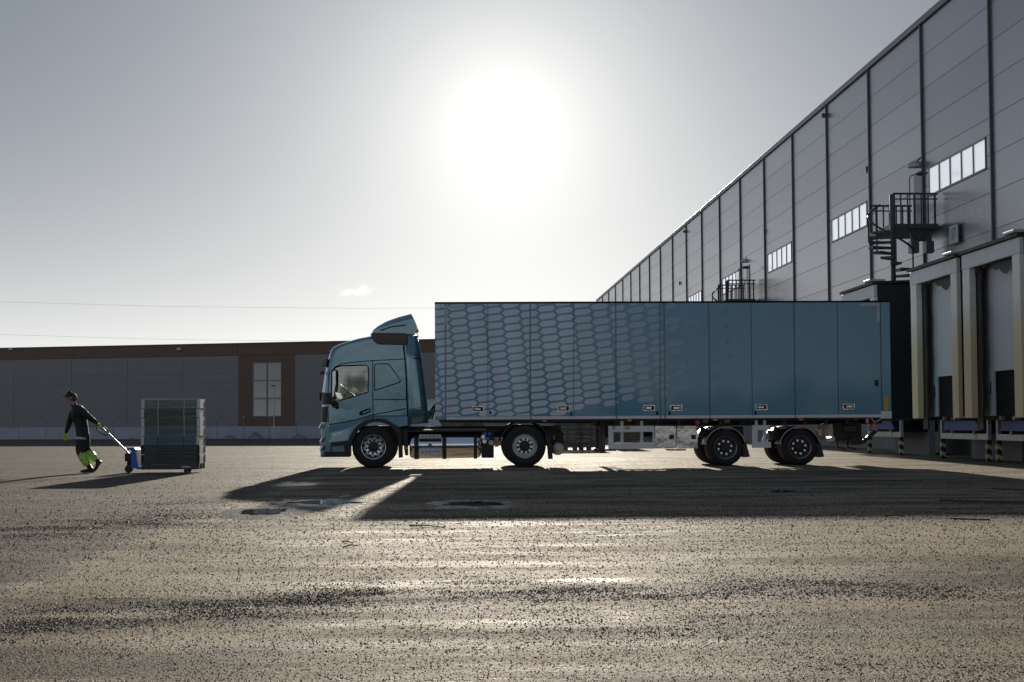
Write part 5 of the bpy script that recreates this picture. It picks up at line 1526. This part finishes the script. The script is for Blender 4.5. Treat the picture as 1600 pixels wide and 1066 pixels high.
# boots
def boot(heel, toe, ankle, dy, pitch):
    k = MB(); h, t = Vector(heel), Vector(toe); d = (t - h); L = d.length; d.normalize(); up = Vector((0, 1, 0)).cross(d)
    if up.z < 0: up = -up
    s = Vector((0, 1, 0))
    secs = [(0, .040, .00, .085), (.12, .046, 0, .10), (.35, .043, 0, .105), (.6, .05, 0, .075), (.85, .048, 0, .06), (1.0, .025, .012, .04)]
    vs = []; n_ = 10
    for t_, w, lo, hi in secs:
        c = h + d * L * t_
        for q in range(n_):
            a = 2 * math.pi * q / n_; cx_, cz_ = math.cos(a), math.sin(a)
            vs.append(c + s * w * max(-1, min(1, cx_ * 1.25)) + up * (lo + (hi - lo) * (.5 + .5 * max(-1, min(1, cz_ * 1.25)))))
    fs = [(i * n_ + q, i * n_ + (q + 1) % n_, (i + 1) * n_ + (q + 1) % n_, (i + 1) * n_ + q) for i in range(len(secs) - 1) for q in range(n_)]
    fs += [tuple(range(n_ - 1, -1, -1)), tuple((len(secs) - 1) * n_ + q for q in range(n_))]
    k.add(vs, fs); k.tube([h + d * L * .22 + up * .07, Vector(ankle) + Vector((0, 0, .03))], [.052, .056], 10)
    k.build('boot', m_boot, man, smooth=60)
gx = B(148.5, 734, -.10); tx_ = B(127, 734, -.10)
boot((gx.x, gx.y, .004), (tx_.x, tx_.y, .004), jp['r_an'], -.10, 0)
hl = B(158, 721.5, .10); tl = B(147.5, 734, .10); tl.z = .012
boot(hl, tl, jp['l_an'], .10, 0)
# cap
hc = jp['skull'] + Vector((.01, 0, .02))
cp = MB()
fwd = Vector((-1, 0, -.06)).normalized()
vs = []; n_ = 20; fs = []
for i in range(7):
    e = math.pi / 2 * i / 6
    for q in range(n_):
        a = 2 * math.pi * q / n_
        vs.append(hc + Vector((.125 * math.cos(a) * math.cos(e), .10 * math.sin(a) * math.cos(e), .105 * math.sin(e) + .012 - .02 * math.cos(a))))
for i in range(6):
    for q in range(n_): fs.append((i * n_ + q, i * n_ + (q + 1) % n_, (i + 1) * n_ + (q + 1) % n_, (i + 1) * n_ + q))
cp.add(vs, fs)
cap = cp.build('cap', m_jacket, man, smooth=60)
br = MB(); vs = []
for i in range(9):
    a = math.pi * (.22 + .56 * i / 8) + math.pi / 2
    for rr, dz in ((.115, .03), (.205, .012)):
        vs.append(hc + Vector((rr * math.cos(a), .098 * math.sin(a) / abs(math.sin(math.pi * .22 + math.pi/2 + .6)) * .72, dz)))
vs += [v - Vector((0, 0, .008)) for v in vs]
fs = []
for i in range(8):
    fs += [(2 * i, 2 * i + 1, 2 * i + 3, 2 * i + 2), (18 + 2 * i, 18 + 2 * i + 2, 18 + 2 * i + 3, 18 + 2 * i + 1), (2 * i + 1, 18 + 2 * i + 1, 18 + 2 * i + 3, 2 * i + 3)]
br.add(vs, fs); br.build('cap_brim', m_jacket, cap)
hr_ = MB().lathe(hc + Vector((.03, 0, -.05)), [(-.05, .06), (-.02, .088), (.03, .098), (.06, .09)], 18, axis='Z')
hr_.build('hair', M('grey_hair', (.10, .09, .085), .7), man, smooth=60)
gl_ = MB()
for yy in (-.045, .045): gl_.box(hc.x - .112, hc.x - .095, hc.y + yy - .028, hc.y + yy + .028, hc.z - .035, hc.z - .005)
for yy in (-.088, .088): gl_.box(hc.x - .098, hc.x + .02, hc.y + yy - .003, hc.y + yy + .003, hc.z - .022, hc.z - .014)
gl_.build('glasses', m_black, man)
for yy in (-.095, .095):
    MB().lathe((hc.x + .01, hc.y + yy, hc.z - .03), [(-.012, .008), (-.01, .026), (.0, .03), (.01, .02), (.012, .005)], 12).build('ear', m_skin, man, smooth=60)
# gloved hands: palm, four fingers and a thumb, each finger a bent chain
def hand(wrist, d, palm_n, side, curl, wrap_to=None, name='glove'):
    d = d.normalized(); pn = palm_n.normalized(); lat = d.cross(pn).normalized() * side
    k = MB()
    pc = wrist + d * .05
    vs = []; secs = [(-.01, .030, .022), (.02, .038, .02), (.06, .046, .019), (.09, .044, .015)]
    n_ = 10
    for t_, w, h in secs:
        c = wrist + d * t_
        for q in range(n_):
            a = 2 * math.pi * q / n_; vs.append(c + lat * w * math.cos(a) + pn * h * math.sin(a))
    k.add(vs, [(i * n_ + q, i * n_ + (q + 1) % n_, (i + 1) * n_ + (q + 1) % n_, (i + 1) * n_ + q) for i in range(3) for q in range(n_)] + [tuple(range(n_ - 1, -1, -1)), tuple(3 * n_ + q for q in range(n_))])
    g = k.build(name, m_neon, man, smooth=60)
    for i, (off, ln) in enumerate(((.034, .075), (.012, .085), (-.011, .080), (-.033, .062))):
        p = wrist + d * .088 + lat * off; pts = [p - d * .02, p]; dirv = d.copy()
        for s_ in range(3):
            dirv = (Matrix.Rotation(R(curl[s_]), 3, lat * side) @ dirv) if False else (dirv * math.cos(R(curl[s_])) + pn * math.sin(R(curl[s_])))
            dirv.normalize(); p = p + dirv * ln * (.42, .33, .25)[s_]; pts.append(p)
        MB().tube(pts, [.010, .0105, .010, .009, .007], 8).build('finger', m_neon if i < 3 else m_neon, g, smooth=60)
    p = wrist + d * .03 + lat * .036; t1 = p + (lat * .7 + d * .7 + pn * .3).normalized() * .035; t2 = t1 + (d * .9 + pn * .5).normalized() * .035
    MB().tube([p - lat * .01, p, t1, t2], [.013, .0125, .011, .008], 8).build('thumb', m_neon, g, smooth=60)
lw = jp['l_wr']; hand(lw, Vector((-.10, 0, -.99)), Vector((.85, -.5, 0)), 1, (18, 30, 30))
rw_ = jp['r_wr']; hand(rw_, Vector((.65, .05, -.72)), Vector((-.62, .35, -.55)), -1, (40, 60, 50))

# ---------------------------------------------------------------- scrub and trees on the far side behind the photographer (they mirror in paint and glass)
m_leaf = M('dark_foliage', (.045, .06, .028), .7, 0, .5, 3)
rt = random.Random(21)
tv, tf = [], []
for c in range(150):
    x = -110 + 220 * c / 150 + rt.uniform(-1.5, 1.5); h = 3.0 + 2.5 * (noise.noise((x * .06, 1.3, 0)) + .5) + rt.uniform(-.8, .8); y = -62 + rt.uniform(-3, 3)
    for q in range(150):
        t = rt.random(); r_ = 1.8 * math.sqrt(max(.05, 1 - (2 * t - 1) ** 2)) * rt.random() ** .5; a = rt.uniform(0, 6.28)
        p = Vector((x + r_ * math.cos(a), y + r_ * math.sin(a), .2 + t * h)); s = rt.uniform(.25, .6); b = len(tv)
        for _ in range(3): tv.append(p + Vector((rt.uniform(-s, s), rt.uniform(-s, s), rt.uniform(-s, s))))
        tf.append((b, b + 1, b + 2))
me = bpy.data.meshes.new('tree_belt'); me.from_pydata(tv, [], tf); me.materials.append(m_leaf)
tb = bpy.data.objects.new('tree_belt', me); COL.objects.link(tb)
tag(tb, 'belt of dark scrub mirrored in the window panes', 'trees', kind='stuff')
